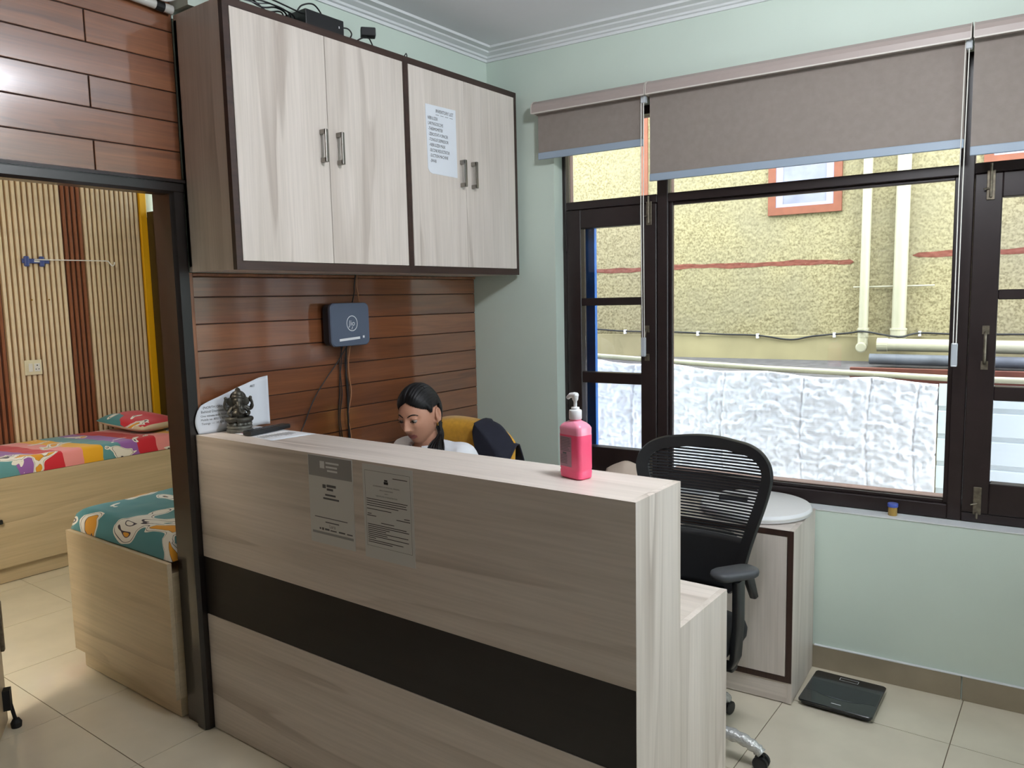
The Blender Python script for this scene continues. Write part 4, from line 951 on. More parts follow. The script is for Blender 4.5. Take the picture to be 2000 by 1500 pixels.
cable('cable', [(.02, -.865, 1.748), (.012, -.868, 1.70), (.014, -.872, 1.67), (.03, -.90, 1.628)], .0026, 'cableblack', 'black cable from the cabinet bottom to the router top')
cable('cable', [(.022, -.858, 1.748), (.014, -.855, 1.70), (.016, -.852, 1.665), (.035, -.865, 1.628)], .0024, 'cabletan', 'tan cable from the cabinet bottom to the router top')
for k, (y0, y1, y2, y3, m_, r_, lb) in enumerate(((-.95, -.985, -1.12, -1.24, 'cableblack', .0024, 'black cable slanting down leftward below the router'), (-.985, -.965, -.985, -.985, 'cableblack', .0024, 'black cable hanging leftmost below the router'), (-.975, -.975, -.965, -.972, 'cableblack', .0024, 'black cable hanging second below the router'),
        (-.955, -.938, -.94, -.935, 'cableblack', .0034, 'thick black cable hanging straight below the router'), (-.948, -.945, -.925, -.928, 'cableblack', .0022, 'thin black cable with a kink below the router'), (-.93, -.925, -.918, -.922, 'cabletan', .0024, 'tan cable hanging below the router'))):
    pts = [(.04, y0, 1.44), (.016, y1, 1.37), (.012, (y1+y2)/2, 1.30), (.010, y2+.006*(k % 2), 1.22), (.012, (y2+y3)/2-.008*(k % 3), 1.12), (.010, y3, 1.0), (.012, y3, .77)]
    cable('cable', pts, r_, m_, lb)
# ---- recorder, adapter and cables on top of the wall cabinets
dv = thing('video_recorder', (.2, -1.2, ZT), label='black box recorder on top of the wall cabinet', cat='recorder')
part('case', BX(.125, .283, -1.293, -1.108, ZT, ZT+.064, bevel=.003), 'blackplastic', dv)
part('light', BX(.283, .2838, -1.135, -1.131, ZT+.03, ZT+.038), 'white', dv)
ad = top('power_adapter', rot(BX(-.03, .03, -.022, .022, 0, .034, bevel=.004), Matrix.Translation((.245, -.945, ZT+.052)) @ Matrix.Rotation(R(50), 4, 'Z')), 'blackplastic', label='small black power adapter beside the recorder', cat='adapter')
cable('cable', [(.23, -1.108, ZT+.05), (.235, -1.05, ZT+.062), (.24, -1.03, ZT+.045), (.24, -1.045, ZT+.02), (.245, -1.06, ZT+.012), (.25, -1.03, ZT+.012), (.25, -.99, ZT+.035), (.25, -.965, ZT+.046), (.245, -.945, ZT+.049), (.24, -.93, ZT+.045), (.235, -.91, ZT+.02), (.21, -.9, ZT+.004), (.18, -.9, ZT+.004)], .0028, 'cableblack', 'black looped cable between the recorder and the adapter')
cable('cable', [(.2, -.80, ZT+.003), (.25, -.79, ZT+.003), (.285, -.785, ZT+.004), (.292, -.775, ZT+.018), (.285, -.765, ZT+.004), (.25, -.75, ZT+.003)], .0022, 'cableblack', 'tiny wire loop over the cabinet top edge')
rg = random.Random(12)
CN = ('front black lead looping left of the recorder', 'second black lead looping left of the recorder', 'grey lead arching high left of the recorder', 'third black lead lying left of the recorder', 'black lead arching over the recorder top', 'back black lead curling left of the recorder')
for k in range(6):
    ym = -1.38-.02*k; zz = ZT+.03+.014*rg.random()
    if k == 4: pts = [(.2, -1.27, ZT+.067), (.21, -1.25, ZT+.10), (.22, -1.2, ZT+.115), (.2, -1.14, ZT+.09), (.18, -1.12, ZT+.068)]
    else: pts = [(.16+.02*k, -1.293, ZT+.02+.006*k), (.2+.015*k, -1.33, zz+.01), (.24+.008*k, ym, zz+.004*k), (.25, ym-.06, ZT+.02+.008*k), (.23, ym-.12, ZT+.05-.006*k), (.2, -1.60, ZT+.006+.005*k)]
    cable('cable', pts, .003 if k != 2 else .0024, 'cableblack' if k != 2 else 'inkgrey', CN[k])
# ---- white conduit and hoses at the top of the plank wall
hs = thing('pipe_bundle', (.03, -1.8, 2.65), label='white pipe bundle along the plank wall at the top left', cat='pipe')
part('conduit', TB([(.022, -2.3, 2.70), (.022, -1.85, 2.672), (.022, -1.668, 2.660)], .016, 12), 'cablewhite', hs, smooth=True, angle=50)
part('tape', TB([(.022, -1.73, 2.6645), (.022, -1.70, 2.662)], .0175, 12), 'matblack', hs)
part('hose', TB(smooth_path([(.05, -2.2, 2.73), (.05, -1.8, 2.70), (.055, -1.72, 2.675), (.06, -1.675, 2.69)], 6), .006, 8), 'white', hs, smooth=True)
part('hose', TB(smooth_path([(.04, -2.1, 2.71), (.045, -1.9, 2.683), (.045, -1.80, 2.69)], 6), .009, 8), 'cablewhite', hs, smooth=True)

# ---- on the sill and the side cabinet
jr = thing('specimen_jar', (2.056, .042, WZ0), FB, label='tiny amber jar with a blue lid on the window sill', cat='jar')
part('body', LT([(.0165, WZ0), (.0175, WZ0+.002), (.0175, WZ0+.036)], (2.056, .042, 0), 20), 'jaramber', jr, smooth=True, angle=40)
part('lid', LT([(.020, WZ0+.036), (.0205, WZ0+.038), (.0205, WZ0+.049), (.019, WZ0+.051)], (2.056, .042, 0), 24), 'jarblue', jr, smooth=True, angle=40)
dk = thing('round_tray', (1.55, -.16, sz), FB, label='large round white lid lying on the low cabinet behind the black chair', cat='tray')
part('disc', LT([(.205, sz), (.222, sz+.004), (.228, sz+.012), (.228, sz+.026), (.222, sz+.034), (.208, sz+.037)], (1.55, -.16, 0), 64), 'white', dk, smooth=True, angle=40)
part('disc_rim', LT([(.2285, sz+.014), (.2292, sz+.016), (.2292, sz+.019), (.2285, sz+.021)], (1.55, -.16, 0), 64), 'cablewhite', dk, smooth=True, angle=40)
top('handset', rot(BX(-.06, .06, -.022, .022, 0, .018, bevel=.005), Matrix.Translation((1.46, -.17, sz+.0375)) @ Matrix.Rotation(R(12), 4, 'Z')), 'blackplastic', FB, label='small black handset on the round white lid', cat='handset')
bm = bmesh.new(); n_ = 14; P3 = np.zeros((n_, n_, 3)); g_ = vnoise(n_, n_, 4, 4, 44)
for i in range(n_):
    for j in range(n_):
        u_, v_ = i/(n_-1), j/(n_-1); P3[i, j] = (.83+.19*u_, -.17+.12*v_+.02*u_, sz+.002+.128*math.sin(math.pi*min(1, .1+v_*.8))*(.5+.5*math.sin(math.pi*(.15+.7*u_)))+.03*(g_[i, j]-.5))
P3[:, 0, 2] = sz+.001; P3[:, -1, 2] = sz+.001
M['kraft'] = plain('buff_paper', (206, 188, 172), .8)
o = top('paper_bag', add_grid(bm, P3), 'kraft', FB, label='crumpled buff paper bag on the low cabinet by the window', cat='bag', smooth=True); o.modifiers.new('t', 'SOLIDIFY').thickness = .0015
# ---- bathroom scale on the floor
BS = Matrix.Translation((1.94, -.117, 0)) @ Matrix.Rotation(R(.8), 4, 'Z')
bs = thing('bathroom_scale', (0, 0, 0), BS, label='flat black bathroom scale on the floor against the skirting', cat='scale')
part('platform', loft([[(x, y, z) for x, y in rrect(.137-i, .143-i, .014)] for z, i in ((.018, .004), (.021, 0), (.027, 0), (.029, .002))]), 'scale', bs, smooth=True, angle=30)
part('base', loft([[(x, y, z) for x, y in rrect(.128, .134, .012)] for z in (.008, .018)]), 'blackplastic', bs)
for a in (-1, 1):
    for b in (-1, 1): part('foot', LT([(.014, 0.0005), (.015, .009)], (a*.10, b*.105, 0), 14), 'matblack', bs)
bm = bmesh.new(); I4 = Matrix.Translation((0, 0, .0294))
for b in ((-.036, .036, .122, .1235), (-.036, .036, .1005, .102), (-.036, -.0345, .102, .122), (.0345, .036, .102, .122)): add_quad(bm, I4, *b)
part('display_frame', bm, 'whiteink', bs)
bm = bmesh.new(); nn = 24
up = [(x, -.062+.30*x*x*6-.0+.0*x) for x in np.linspace(-.125, .125, nn)]
V1 = [bm.verts.new((x, -.072+ .9*x*x, .0294)) for x in np.linspace(-.13, .13, nn)]; V2 = [bm.verts.new((x, -.064+2.0*x*x if abs(x) < .1 else -.044, .0294)) for x in np.linspace(-.13, .13, nn)]
V3 = [bm.verts.new((x, .058, .0294)) for x in np.linspace(-.13, .13, nn)]
for k in range(nn-1): bm.faces.new((V2[k], V2[k+1], V3[k+1], V3[k]))
part('foot_area_print', bm, plain('charcoal_scale_print', (40, 45, 49), .18), bs)
bm = bmesh.new(); add_quad(bm, Matrix.Translation((0, 0, .0296)), -.018, .018, -.112, -.1075); part('maker_mark', bm, 'whiteink', bs)
bm = bmesh.new()
for k in range(nn-1):
    xa, xb = np.linspace(-.09, .09, nn)[k:k+2]
    w1_, w2_ = .003*(1-abs(xa)/.09)+.0002, .003*(1-abs(xb)/.09)+.0002
    bm.faces.new([bm.verts.new(p) for p in ((xa, -.066+1.6*xa*xa-w1_, .0297), (xb, -.066+1.6*xb*xb-w2_, .0297), (xb, -.066+1.6*xb*xb+w2_, .0297), (xa, -.066+1.6*xa*xa+w1_, .0297))])
part('arc_print', bm, 'scaleprint', bs)

# ================================================================== chairs
def star_base(ch, cx, cy, a0, mat, legmat, seat_z, castermat='blackplastic'):
    bm = LT([(.03, .07), (.036, .075), (.036, .115), (.028, .12)], (cx, cy, 0), 20); part('hub', bm, mat, ch)
    part('gas_lift', LT([(.025, .115), (.025, .25), (.014, .252), (.014, seat_z)], (cx, cy, 0), 18), 'blackplastic', ch)
    for k in range(5):
        a = a0+k*2*math.pi/5; d = Vector((math.cos(a), math.sin(a), 0)); c = Vector((cx, cy, 0))
        pts = [c+d*.03+Vector((0, 0, .098)), c+d*.14+Vector((0, 0, .100)), c+d*.235+Vector((0, 0, .093)), c+d*.29+Vector((0, 0, .075)), c+d*.315+Vector((0, 0, .058))]
        pp = smooth_path(pts, 5); rr = [.024-.006*i/(len(pp)-1)+(.0025*math.sin(i*2.3) if legmat == 'wrap' else 0) for i in range(len(pp))]
        lg = part('leg', TB(pp, rr, 12), legmat, ch, smooth=True)
        p = c+d*.315; n = Vector((-d.y, d.x, 0)); bm = bmesh.new()
        for s in (-1, 1):
            m4 = Matrix.Translation(p+n*.014*s+Vector((0, 0, .0265))) @ Matrix.Rotation(a, 4, 'Z'); b2 = LT([(.02, -.008), (.026, -.006), (.026, .006), (.02, .008)], (0, 0, 0), 16, 'y'); rot(b2, m4)
            tmp = D.meshes.new('t'); b2.to_mesh(tmp); b2.free(); bm.from_mesh(tmp); D.meshes.remove(tmp)
        add_box(bm, p.x-.01, p.x+.01, p.y-.01, p.y+.01, .025, .058)
        part('caster', bm, castermat, lg)
# ---- black mesh office chair (faces the desk)
kx, ky = 1.515, -.775
bc = thing('office_chair', (kx, ky, 0), label='black mesh-back office chair with armrests by the counter end', cat='chair')
star_base(bc, kx, ky, R(3), 'blackplastic', 'wrap', .42)
def half_w(z):     # half width of the backrest
    return float(np.interp(z, [.50, .56, .62, .70, .80, .90, .97, 1.02, 1.06, 1.085, 1.10], [.10, .155, .175, .195, .225, .258, .270, .262, .228, .165, .0]))
def back_y(x, z):  # concave, leaning back
    return -.545+.05*(z-.55)/.5 - .055*(x/.27)**2*1.0+.03*((z-.8)/.3)**2*0
bxc = 1.522
out = []
for z in (.52, .56, .62, .70, .78, .86, .92, .97, 1.01, 1.04, 1.065, 1.083): out.append((half_w(z), z))
ring = [(bxc+w, z) for w, z in out] + [(bxc+w, 1.083+.017*math.cos(w/.165*math.pi/2)) for w in (.12, .06, 0, -.06, -.12)] + [(bxc-w, z) for w, z in out[::-1]]
pts = [(x, back_y(x-bxc, z), z) for x, z in ring]
bm = bmesh.new(); pp = smooth_path(pts, 4); fw = .046
# flat frame band following the outline
cen = Vector((bxc, 0, .82)); rin = []
quads = []
for i, p in enumerate(pp):
    t = (pp[min(i+1, len(pp)-1)]-pp[max(i-1, 0)]); inn = Vector((-t.z, 0, t.x)).normalized()
    if inn.dot(Vector((cen.x-p.x, 0, cen.z-p.z))) < 0: inn = -inn
    q = p+inn*fw; q.y = back_y(q.x-bxc, q.z)
    quads.append([p+Vector((0, .014, 0))+inn*.006, p+Vector((0, .0, 0)), p+Vector((0, -.014, 0))+inn*.006, q+Vector((0, -.009, 0)), q+Vector((0, .009, 0))])
V = [[bm.verts.new(v) for v in q] for q in quads]
for i in range(len(V)-1):
    for k in range(5): bm.faces.new((V[i][k], V[i][(k+1) % 5], V[i+1][(k+1) % 5], V[i+1][k]))
bm.faces.new(V[0][::-1]); bm.faces.new(V[-1]); bmesh.ops.recalc_face_normals(bm, faces=bm.faces)
part('back_frame', bm, 'blackplastic', bc, smooth=True, angle=50)
bm = bmesh.new(); z = .715
while z < 1.065:
    w = half_w(z)-.03
    if w > .03:
        xs_ = np.linspace(-w, w, 13)
        rows_ = [[bm.verts.new((bxc+x, back_y(x, z+dz)+dy, z+dz-.010*(1-(x/.27)**2))) for x in xs_] for dz, dy in ((-.0034, -.001), (.0034, -.001), (.0034, .001), (-.0034, .001))]
        for k in range(12):
            for a in range(4): bm.faces.new((rows_[a][k], rows_[a][k+1], rows_[(a+1) % 4][k+1], rows_[(a+1) % 4][k]))
    z += .0115
part('back_mesh', bm, 'blackmesh', bc, kind='stuff')
Pb = np.array([[(bxc+s*(half_w(z)-.02), back_y(s*(half_w(z)-.02), z)+.004, z) for s in np.linspace(-1, 1, 14)] for z in np.linspace(.53, .735, 10)])
o = part('lower_back_panel', add_grid(bmesh.new(), Pb), 'blackplastic', bc, smooth=True); o.modifiers.new('t', 'SOLIDIFY').thickness = .012
part('lumbar_pad', rot(loft([[(x, y, z) for x, z in rrect(.12, .035, .03)] for y in (-.012, .012)]), Matrix.Translation((bxc, -.502, .70))), 'matblack', bc, smooth=True, angle=40)
part('back_bracket', TB(smooth_path([(bxc, -.52, .62), (bxc, -.485, .52), (bxc, -.52, .42), (kx, -.66, .405)], 5), .028, 12), 'blackplastic', bc, smooth=True)
for s in (-1, 1): part('back_strut', loft([[(bxc+s*(.165+.012*k)+a*.012, -.53+b*(.04-.012*k)+.02*k, .62-.07*k) for a, b in rrect(1, 1, .5)] for k in (0, .4, 1, 1.7)]), 'blackplastic', bc, smooth=True)
part('seat', loft([[(kx+x*k_, ky-.03+y*k_, z_) for x, y in rrect(.225, .225, .09, 8)] for z_, k_ in ((.405, .93), (.415, .99), (.44, 1), (.462, .97), (.475, .88), (.478, .6))]), 'blackmesh', bc, smooth=True, angle=60)
part('seat_pan', BX(kx-.2, kx+.2, ky-.2, ky+.17, .375, .4045, bevel=.01), 'blackplastic', bc)
for s in (-1, 1):
    ax = kx+s*.238; arm = part('armrest_post', loft([[(ax+s*o_+a*.013, ky-.03+b*.034+f_, z_) for a, b in rrect(1, 1, .5)] for z_, o_, f_ in ((.355, -.05, .0), (.37, -.012, 0), (.40, .0, 0), (.52, .008, 0), (.63, .010, -.005), (.677, .010, -.008))]), 'blackplastic', bc, smooth=True, angle=60)
    part('armrest_bracket', BX(min(ax-s*.10, ax), max(ax-s*.10, ax), ky-.055, ky-.005, .352, .374, bevel=.006), 'blackplastic', bc)
    padm = Matrix.Translation((ax-s*.006, ky-.03, .680)) @ Matrix.Rotation(R(-34)*s, 4, 'Z')
    part('armrest_pad', rot(loft([[(x*k_, y*k_, z_) for x, y in rrect(.042, .088, .040, 8)] for z_, k_ in ((0, .86), (.006, .97), (.016, 1), (.025, .97), (.030, .85))]), padm), 'armgrey', arm, smooth=True, angle=60)
# ---- mustard chair behind the counter
yx, yy_ = .475, -.86
yc = thing('desk_chair', (yx, yy_, 0), label='mustard upholstered desk chair behind the counter', cat='chair')
star_base(yc, yx, yy_, R(10), 'blackplastic', 'blackplastic', .42)
part('seat', cushion(yx-.25, yx+.25, yy_-.24, yy_+.24, .43, .52, .07, 30, 30, .002, 3), 'mustard', yc, smooth=True)
part('seat_pan', BX(yx-.2, yx+.2, yy_-.2, yy_+.2, .40, .4295, bevel=.01), 'blackplastic', yc)
nU, nV = 40, 30; front = np.zeros((nU, nV, 3)); rear = np.zeros((nU, nV, 3))
for i, u_ in enumerate(np.linspace(-1, 1, nU)):
    ztop = 1.098-.055*abs(u_)**3.2-.022*u_
    for j, v_ in enumerate(np.linspace(0, 1, nV)):
        zz = .50+(ztop-.50)*v_; hw = .235+.02*math.sin(v_*2.2); e = (1-abs(u_)**6)**.5*min(1, ((1-v_)/.05)**.5, (v_/.05)**.5 if v_ > 0 else 0)
        th = .052*e; seam = .010*(math.exp(-((zz-.985)/.010)**2)+math.exp(-((zz-.82)/.010)**2)+math.exp(-((zz-.66)/.010)**2))*e
        yb = -.665+.07*(v_)-.05*u_*u_
        front[i, j] = (yx+u_*hw, yb-th+seam, zz); rear[i, j] = (yx+u_*hw, yb+th*.55, zz)
bm = bmesh.new(); add_grid(bm, front); add_grid(bm, rear[::-1]); bmesh.ops.remove_doubles(bm, verts=bm.verts, dist=.002); bmesh.ops.recalc_face_normals(bm, faces=bm.faces)
part('backrest', bm, 'mustard', yc, smooth=True)
part('back_bracket', TB(smooth_path([(yx, -.62, .66), (yx, -.59, .54), (yx, -.62, .43), (yx, -.72, .412)], 5), .03, 12), 'blackplastic', yc, smooth=True)
# jacket thrown over the right-hand corner of the backrest
nU, nV = 30, 36; P = np.zeros((nU, nV, 3)); cr = vnoise(nU, nV, 5, 6, 21)
for i, u_ in enumerate(np.linspace(0, 1, nU)):
    for j, v_ in enumerate(np.linspace(-1, 1, nV)):      # v<0: hangs in front, v>0: behind
        uu = .24+.89*u_; x = yx+uu*.235; yb = -.665+.07-.05*min(uu, 1)**2
        ztop = 1.104-.055*min(uu, 1.05)**3.2-.022*uu
        drop = (.05+.40*u_**.8)*abs(v_)**1.15
        z = ztop+.006-drop; yb -= .07*(ztop-z)/(ztop-.5)
        yo = (-.082 if v_ < 0 else .046)*min(1, abs(v_)*4)
        x += .012*abs(v_)*u_
        P[i, j] = (x+.012*(cr[i, j]-.5), yb+yo+(-.02 if v_ < 0 else .02)*abs(v_)*math.sin(u_*7)*.5-.006*(v_ < 0), z)
jk = thing('jacket', (.75, -.62, .7), label='dark navy jacket hung over the corner of the mustard chair', cat='jacket')
o = part('cloth', add_grid(bmesh.new(), P), 'navy', jk, smooth=True); o.modifiers.new('t', 'SOLIDIFY').thickness = .004
bm = add_grid(bmesh.new(), P[-4:, 5:9]+np.array([.004, -.006, 0])); o = part('gold_trim', bm, 'goldprint', jk, smooth=True); o.modifiers.new('t', 'SOLIDIFY').thickness = .003

# ================================================================== the person at the desk
HC = Vector((.535, -1.03, 1.174)); HROT = Matrix.Rotation(R(8), 4, 'Z') @ Matrix.Rotation(R(11), 4, 'X') @ Matrix.Rotation(R(-3), 4, 'Y')
HM = Matrix.Translation(HC) @ HROT      # head frame: face looks along -y, z up
def g(x, s): return np.exp(-(x/s)**2)
def head_points(nu, nv, hair=0.):
    u_ = np.linspace(0, 2*np.pi, nu, endpoint=False)[:, None]; v_ = np.linspace(.0, np.pi, nv)[None]
    sx, sy, sz_ = np.sin(v_)*np.sin(u_), -np.sin(v_)*np.cos(u_), np.cos(v_)+0*u_
    up = np.clip(sz_, 0, 1); dn = np.clip(-sz_, 0, 1)
    X = .0715*sx; Y = .094*sy+.004; Zz = np.where(sz_ > 0, .112*sz_, .112*sz_)
    fr = np.clip(-sy, 0, 1)
    X = X*(1-.30*dn**1.6); X = X*(1+.03*g(sz_-.25, .4))
    Y = np.where(sy > 0, Y*(1-.42*dn**1.3), Y*(1-.10*dn**2))                 # skull base draws in behind
    Y = Y-.010*g(sz_+.9, .25)*fr**.5-.0                                      # chin forward
    Y = np.where(sy < 0, Y+.006*np.clip(up-.35, 0, 1), Y)                    # forehead slope
    return X, Y, Zz, sy
def face_relief(X, Zz):
    d = np.zeros_like(X); ax = np.abs(X)
    d += .0035*g(Zz-.026, .010)*g(ax-.028, .022)                              # brow
    d -= .0105*g(Zz-.006, .0125)*g(ax-.030, .0165)                            # eye sockets
    nz = np.clip((.016-Zz)/(.046), 0, 1); prof = .003+.0215*nz**1.15
    d += prof*g(X, .0075+.004*nz)*(Zz < .022)*np.where(Zz > -.030, 1, g(Zz+.030, .007))*np.clip((.024-Zz)/.012, 0, 1)
    d += .0085*g(ax-.0125, .0062)*g(Zz+.033, .0068)                           # nostrils
    d += .0045*g(ax-.042, .016)*g(Zz+.018, .018)                              # cheeks
    d += .0060*g(Zz+.0565, .0048)*g(X, .017)+.0072*g(Zz+.0685, .0052)*g(X, .015)-.0045*g(Zz+.0625, .0022)*g(X, .020)
    d -= .003*g(X, .004)*g(Zz+.048, .005)                                     # philtrum
    d -= .0035*g(Zz+.080, .006)*g(X, .02); d += .006*g(Zz+.096, .013)*g(X, .018)
    return d
nu, nv = 150, 130
X, Y, Zz, sy = head_points(nu, nv)
front_w = np.clip((-Y-.02)/.03, 0, 1)
Yf = Y-face_relief(X, Zz)*front_w
def closed_grid(bm, X, Y, Z):
    n, m = X.shape; V = [[bm.verts.new((X[i, j], Y[i, j], Z[i, j])) for j in range(1, m-1)] for i in range(n)]
    t_ = bm.verts.new((X[:, 0].mean(), Y[:, 0].mean(), Z[:, 0].mean())); b_ = bm.verts.new((X[:, -1].mean(), Y[:, -1].mean(), Z[:, -1].mean()))
    for i in range(n):
        i2 = (i+1) % n
        for j in range(m-3): bm.faces.new((V[i][j], V[i][j+1], V[i2][j+1], V[i2][j]))
        bm.faces.new((t_, V[i][0], V[i2][0])); bm.faces.new((b_, V[i2][-1], V[i][-1]))
    bmesh.ops.recalc_face_normals(bm, faces=bm.faces)
bm = bmesh.new(); closed_grid(bm, X, Yf, Zz)
for s in (-1, 1):                                                             # ears
    add_ball(bm, (s*.0775, .014, -.004), (.0055, .018, .031), 16, Matrix.Rotation(s*.45, 4, 'Z') @ Matrix.Rotation(-.15, 4, 'X'))
    add_ball(bm, (s*.0735, .006, -.026), (.0065, .009, .010), 10)
    e_ = [(s*.0815, .014+.015*math.sin(a)+.004, -.002+.027*math.cos(a)) for a in np.linspace(-.6, 3.0, 12)]
    add_tube(bm, e_, .0036, 6)
    for zz_ in (1,):                                                          # upper eyelids (downcast)
        add_ball(bm, (s*.0300, -.0740, .0118), (.0152, .0132, .0062), 14)
rot(bm, HM)
C = Vector
NB = C((.535, -.985, 1.045)); CH = C((.545, -.93, .90)); WA = C((.555, -.86, .70)); PE = C((.56, -.83, .575))
def limb(p0, p1, r0, r1, n=5):
    p0, p1 = C(p0), C(p1); add_tube(bm, [p0.lerp(p1, k/n) for k in range(n+1)], [r0+(r1-r0)*k/n for k in range(n+1)], 16); add_ball(bm, p0, r0*.995, 14); add_ball(bm, p1, r1*.995, 14)
SEG = []   # (p0, p1, label) skeleton for clothing
def bone(p0, p1, r0, r1, lab): limb(p0, p1, r0, r1); SEG.append((C(p0), C(p1), lab))
hb = HM @ C((0, .022, -.075)); bone(NB+C((0, .0, -.01)), hb, .050, .046, 'skin')
SEG.append((HM @ C((0, 0, -.06)), HM @ C((0, 0, .06)), 'skin'))
sh = {s: C((.54+s*.150, -.955+.0*s, .995)) for s in (-1, 1)}
add_ball(bm, CH+C((0, .0, .0)), (.155, .105, .14), 24); add_ball(bm, WA, (.135, .10, .14), 20); add_ball(bm, PE, (.165, .125, .10), 20)
add_ball(bm, NB+C((0, .012, -.045)), (.105, .070, .050), 20)
for s in (-1, 1): add_ball(bm, CH+C((s*.065, -.075, .0)), (.062, .055, .060), 14)
SEG += [(NB+C((0, .01, -.06)), CH, 'shirt'), (CH, WA, 'shirt'), (WA, PE, 'shirt')]
for s in (-1, 1):
    bone(NB+C((s*.06, .012, -.030)), sh[s], .046, .058, 'shirt')
    el = C((.54+s*.235, -1.06, .80)); wr_ = C((.52+s*.13, -1.285, .793)); bone(sh[s], el, .056, .044, 'shirt'); bone(el, wr_, .044, .028, 'shirt')
    pd = C((-s*.25, -.95, -.06)).normalized(); sd = C((pd.y, -pd.x, 0)).normalized()*(-1)
    palm = wr_+pd*.045; add_ball(bm, palm, (.040, .042, .014), 14, Matrix.Rotation(math.atan2(pd.y, pd.x)+math.pi/2, 4, 'Z')); limb(wr_, palm, .025, .020); SEG.append((wr_+pd*.02, palm+pd*.09, 'skin'))
    for k, (off, ln_) in enumerate(((-.030, .058), (-.010, .072), (.010, .076), (.029, .066))):
        b0 = palm+pd*.030+sd*off; b1 = b0+pd*ln_*.5+C((0, 0, .010)); b2 = b0+pd*ln_*.82+C((0, 0, -.004)); b3 = b0+pd*ln_+C((0, 0, -.016))
        limb(b0, b1, .0092, .0085, 3); limb(b1, b2, .0085, .0078, 2); limb(b2, b3, .0078, .0068, 2)
    ts = s*1.0; tdir = (C((1, 0, 0))*(-s)).normalized(); t0 = palm-pd*.012+tdir*.030; limb(t0, t0+tdir*.022+pd*.022, .0115, .0095, 3); limb(t0+tdir*.022+pd*.022, t0+tdir*.026+pd*.052, .0095, .0075, 3)
    hip, kn, an = C((.555+s*.09, -.86, .56)), C((.545+s*.115, -1.27, .545)), C((.545+s*.115, -1.20, .085))
    bone(hip, kn, .082, .058, 'trouser'); bone(kn, an, .056, .036, 'trouser'); bone(an+C((0, .02, -.045)), an+C((0, -.15, -.055)), .034, .028, 'skin')
body_me = remeshed('person_body', bm, .0034, 1)
co = np.empty(len(body_me.vertices)*3); body_me.vertices.foreach_get('co', co); co = co.reshape(-1, 3)
nr = np.empty(len(body_me.vertices)*3); body_me.vertices.foreach_get('normal', nr); nr = nr.reshape(-1, 3)
best = np.full(len(co), 9.); lab = np.zeros(len(co), int); LAB = {'skin': 0, 'shirt': 1, 'trouser': 2}
for p0, p1, l in SEG:
    a = np.array(p0); d = np.array(p1)-a; t = np.clip(((co-a)@d)/(d@d), 0, 1); dist = np.linalg.norm(co-(a+t[:, None]*d), axis=1)
    m_ = dist < best; best[m_] = dist[m_]; lab[m_] = LAB[l]
HI = np.array(HM.inverted()); hl = co@HI[:3, :3].T+HI[:3, 3]
neck = (np.hypot(co[:, 0]-NB.x, co[:, 1]-(NB.y-.006)) < .068) & (co[:, 2] > 1.02); lab[neck] = 0
lab[(hl[:, 2] > -.118) & (np.abs(hl[:, 0]) < .10) & (np.abs(hl[:, 1]) < .11)] = 0
pl = thing('person', (.55, -.9, 0), label='person with tied black hair in a white coat looking down behind the counter', cat='person')
lips = (np.abs(hl[:, 0]) < .0235*np.sqrt(np.clip(1-((hl[:, 2]+.0625)/.0125)**2, 0, 1))) & (np.abs(hl[:, 2]+.0625) < .0122) & (hl[:, 1] < -.06)
pv = np.empty(len(body_me.loops), int); body_me.loops.foreach_get('vertex_index', pv)
ls_ = np.empty(len(body_me.polygons), int); body_me.polygons.foreach_get('loop_start', ls_)
mi = lips[pv[ls_]].astype(np.int32)
lt_ = np.empty(len(body_me.polygons), int); body_me.polygons.foreach_get('loop_total', lt_)
quad = lt_ == 4; polys = np.stack([pv[ls_[quad]+k] for k in range(4)], 1)
body = part('body', body_me, ['skin', 'lips'], pl, smooth=True); body_me.polygons.foreach_set('material_index', mi)
def shell(name, code, off, mat):
    kq = polys[(lab[polys] == code).all(1)]; idx, inv = np.unique(kq, return_inverse=True); kq = inv.reshape(-1, 4)
    wr = (np.sin(co[idx][:, 2]*90+co[idx][:, 0]*40)*np.sin(co[idx][:, 0]*50+co[idx][:, 1]*35))*.003
    vv = co[idx]+nr[idx]*(off+wr)[:, None] if isinstance(wr, np.ndarray) else co[idx]
    me = D.meshes.new(name); me.from_pydata(vv.tolist(), [], kq.tolist())
    o = part(name, me, mat, pl, smooth=True); s = o.modifiers.new('s', 'SMOOTH'); s.iterations = 4; s.factor = .5
    o.modifiers.new('t', 'SOLIDIFY').thickness = -.003; return o
shell('white_coat', 1, .010, 'shirt'); shell('trousers', 2, .008, 'trouser')
# collar: a turned-down band open at the front
bm = bmesh.new(); nC = 30; Pc = np.zeros((nC, 5, 3))
for i, a in enumerate(np.linspace(R(-62), R(242), nC)):
    op = abs((i/(nC-1))-.5)*2
    for j, (r_, z_) in enumerate(((.062, .012), (.064, .030-.010*op), (.070, .036-.014*op), (.082, .016-.02*op), (.094, -.004-.035*op))):
        Pc[i, j] = (NB.x+r_*math.cos(a), NB.y+.0+r_*math.sin(a)*.95-.012*op, NB.z-.012+z_)
o = part('collar', add_grid(bm, Pc), 'shirt', pl, smooth=True); o.modifiers.new('t', 'SOLIDIFY').thickness = .0025
# shoes
for s in (-1, 1):
    cx_ = .545+s*.115; part('shoe', loft([[(cx_+x*k_, -1.28+y*k_, z_) for x, y in rrect(.045, .125, .042, 7)] for z_, k_ in ((.003, .95), (.02, 1), (.05, .92), (.075, .66))]), 'matblack', pl, smooth=True, angle=50)
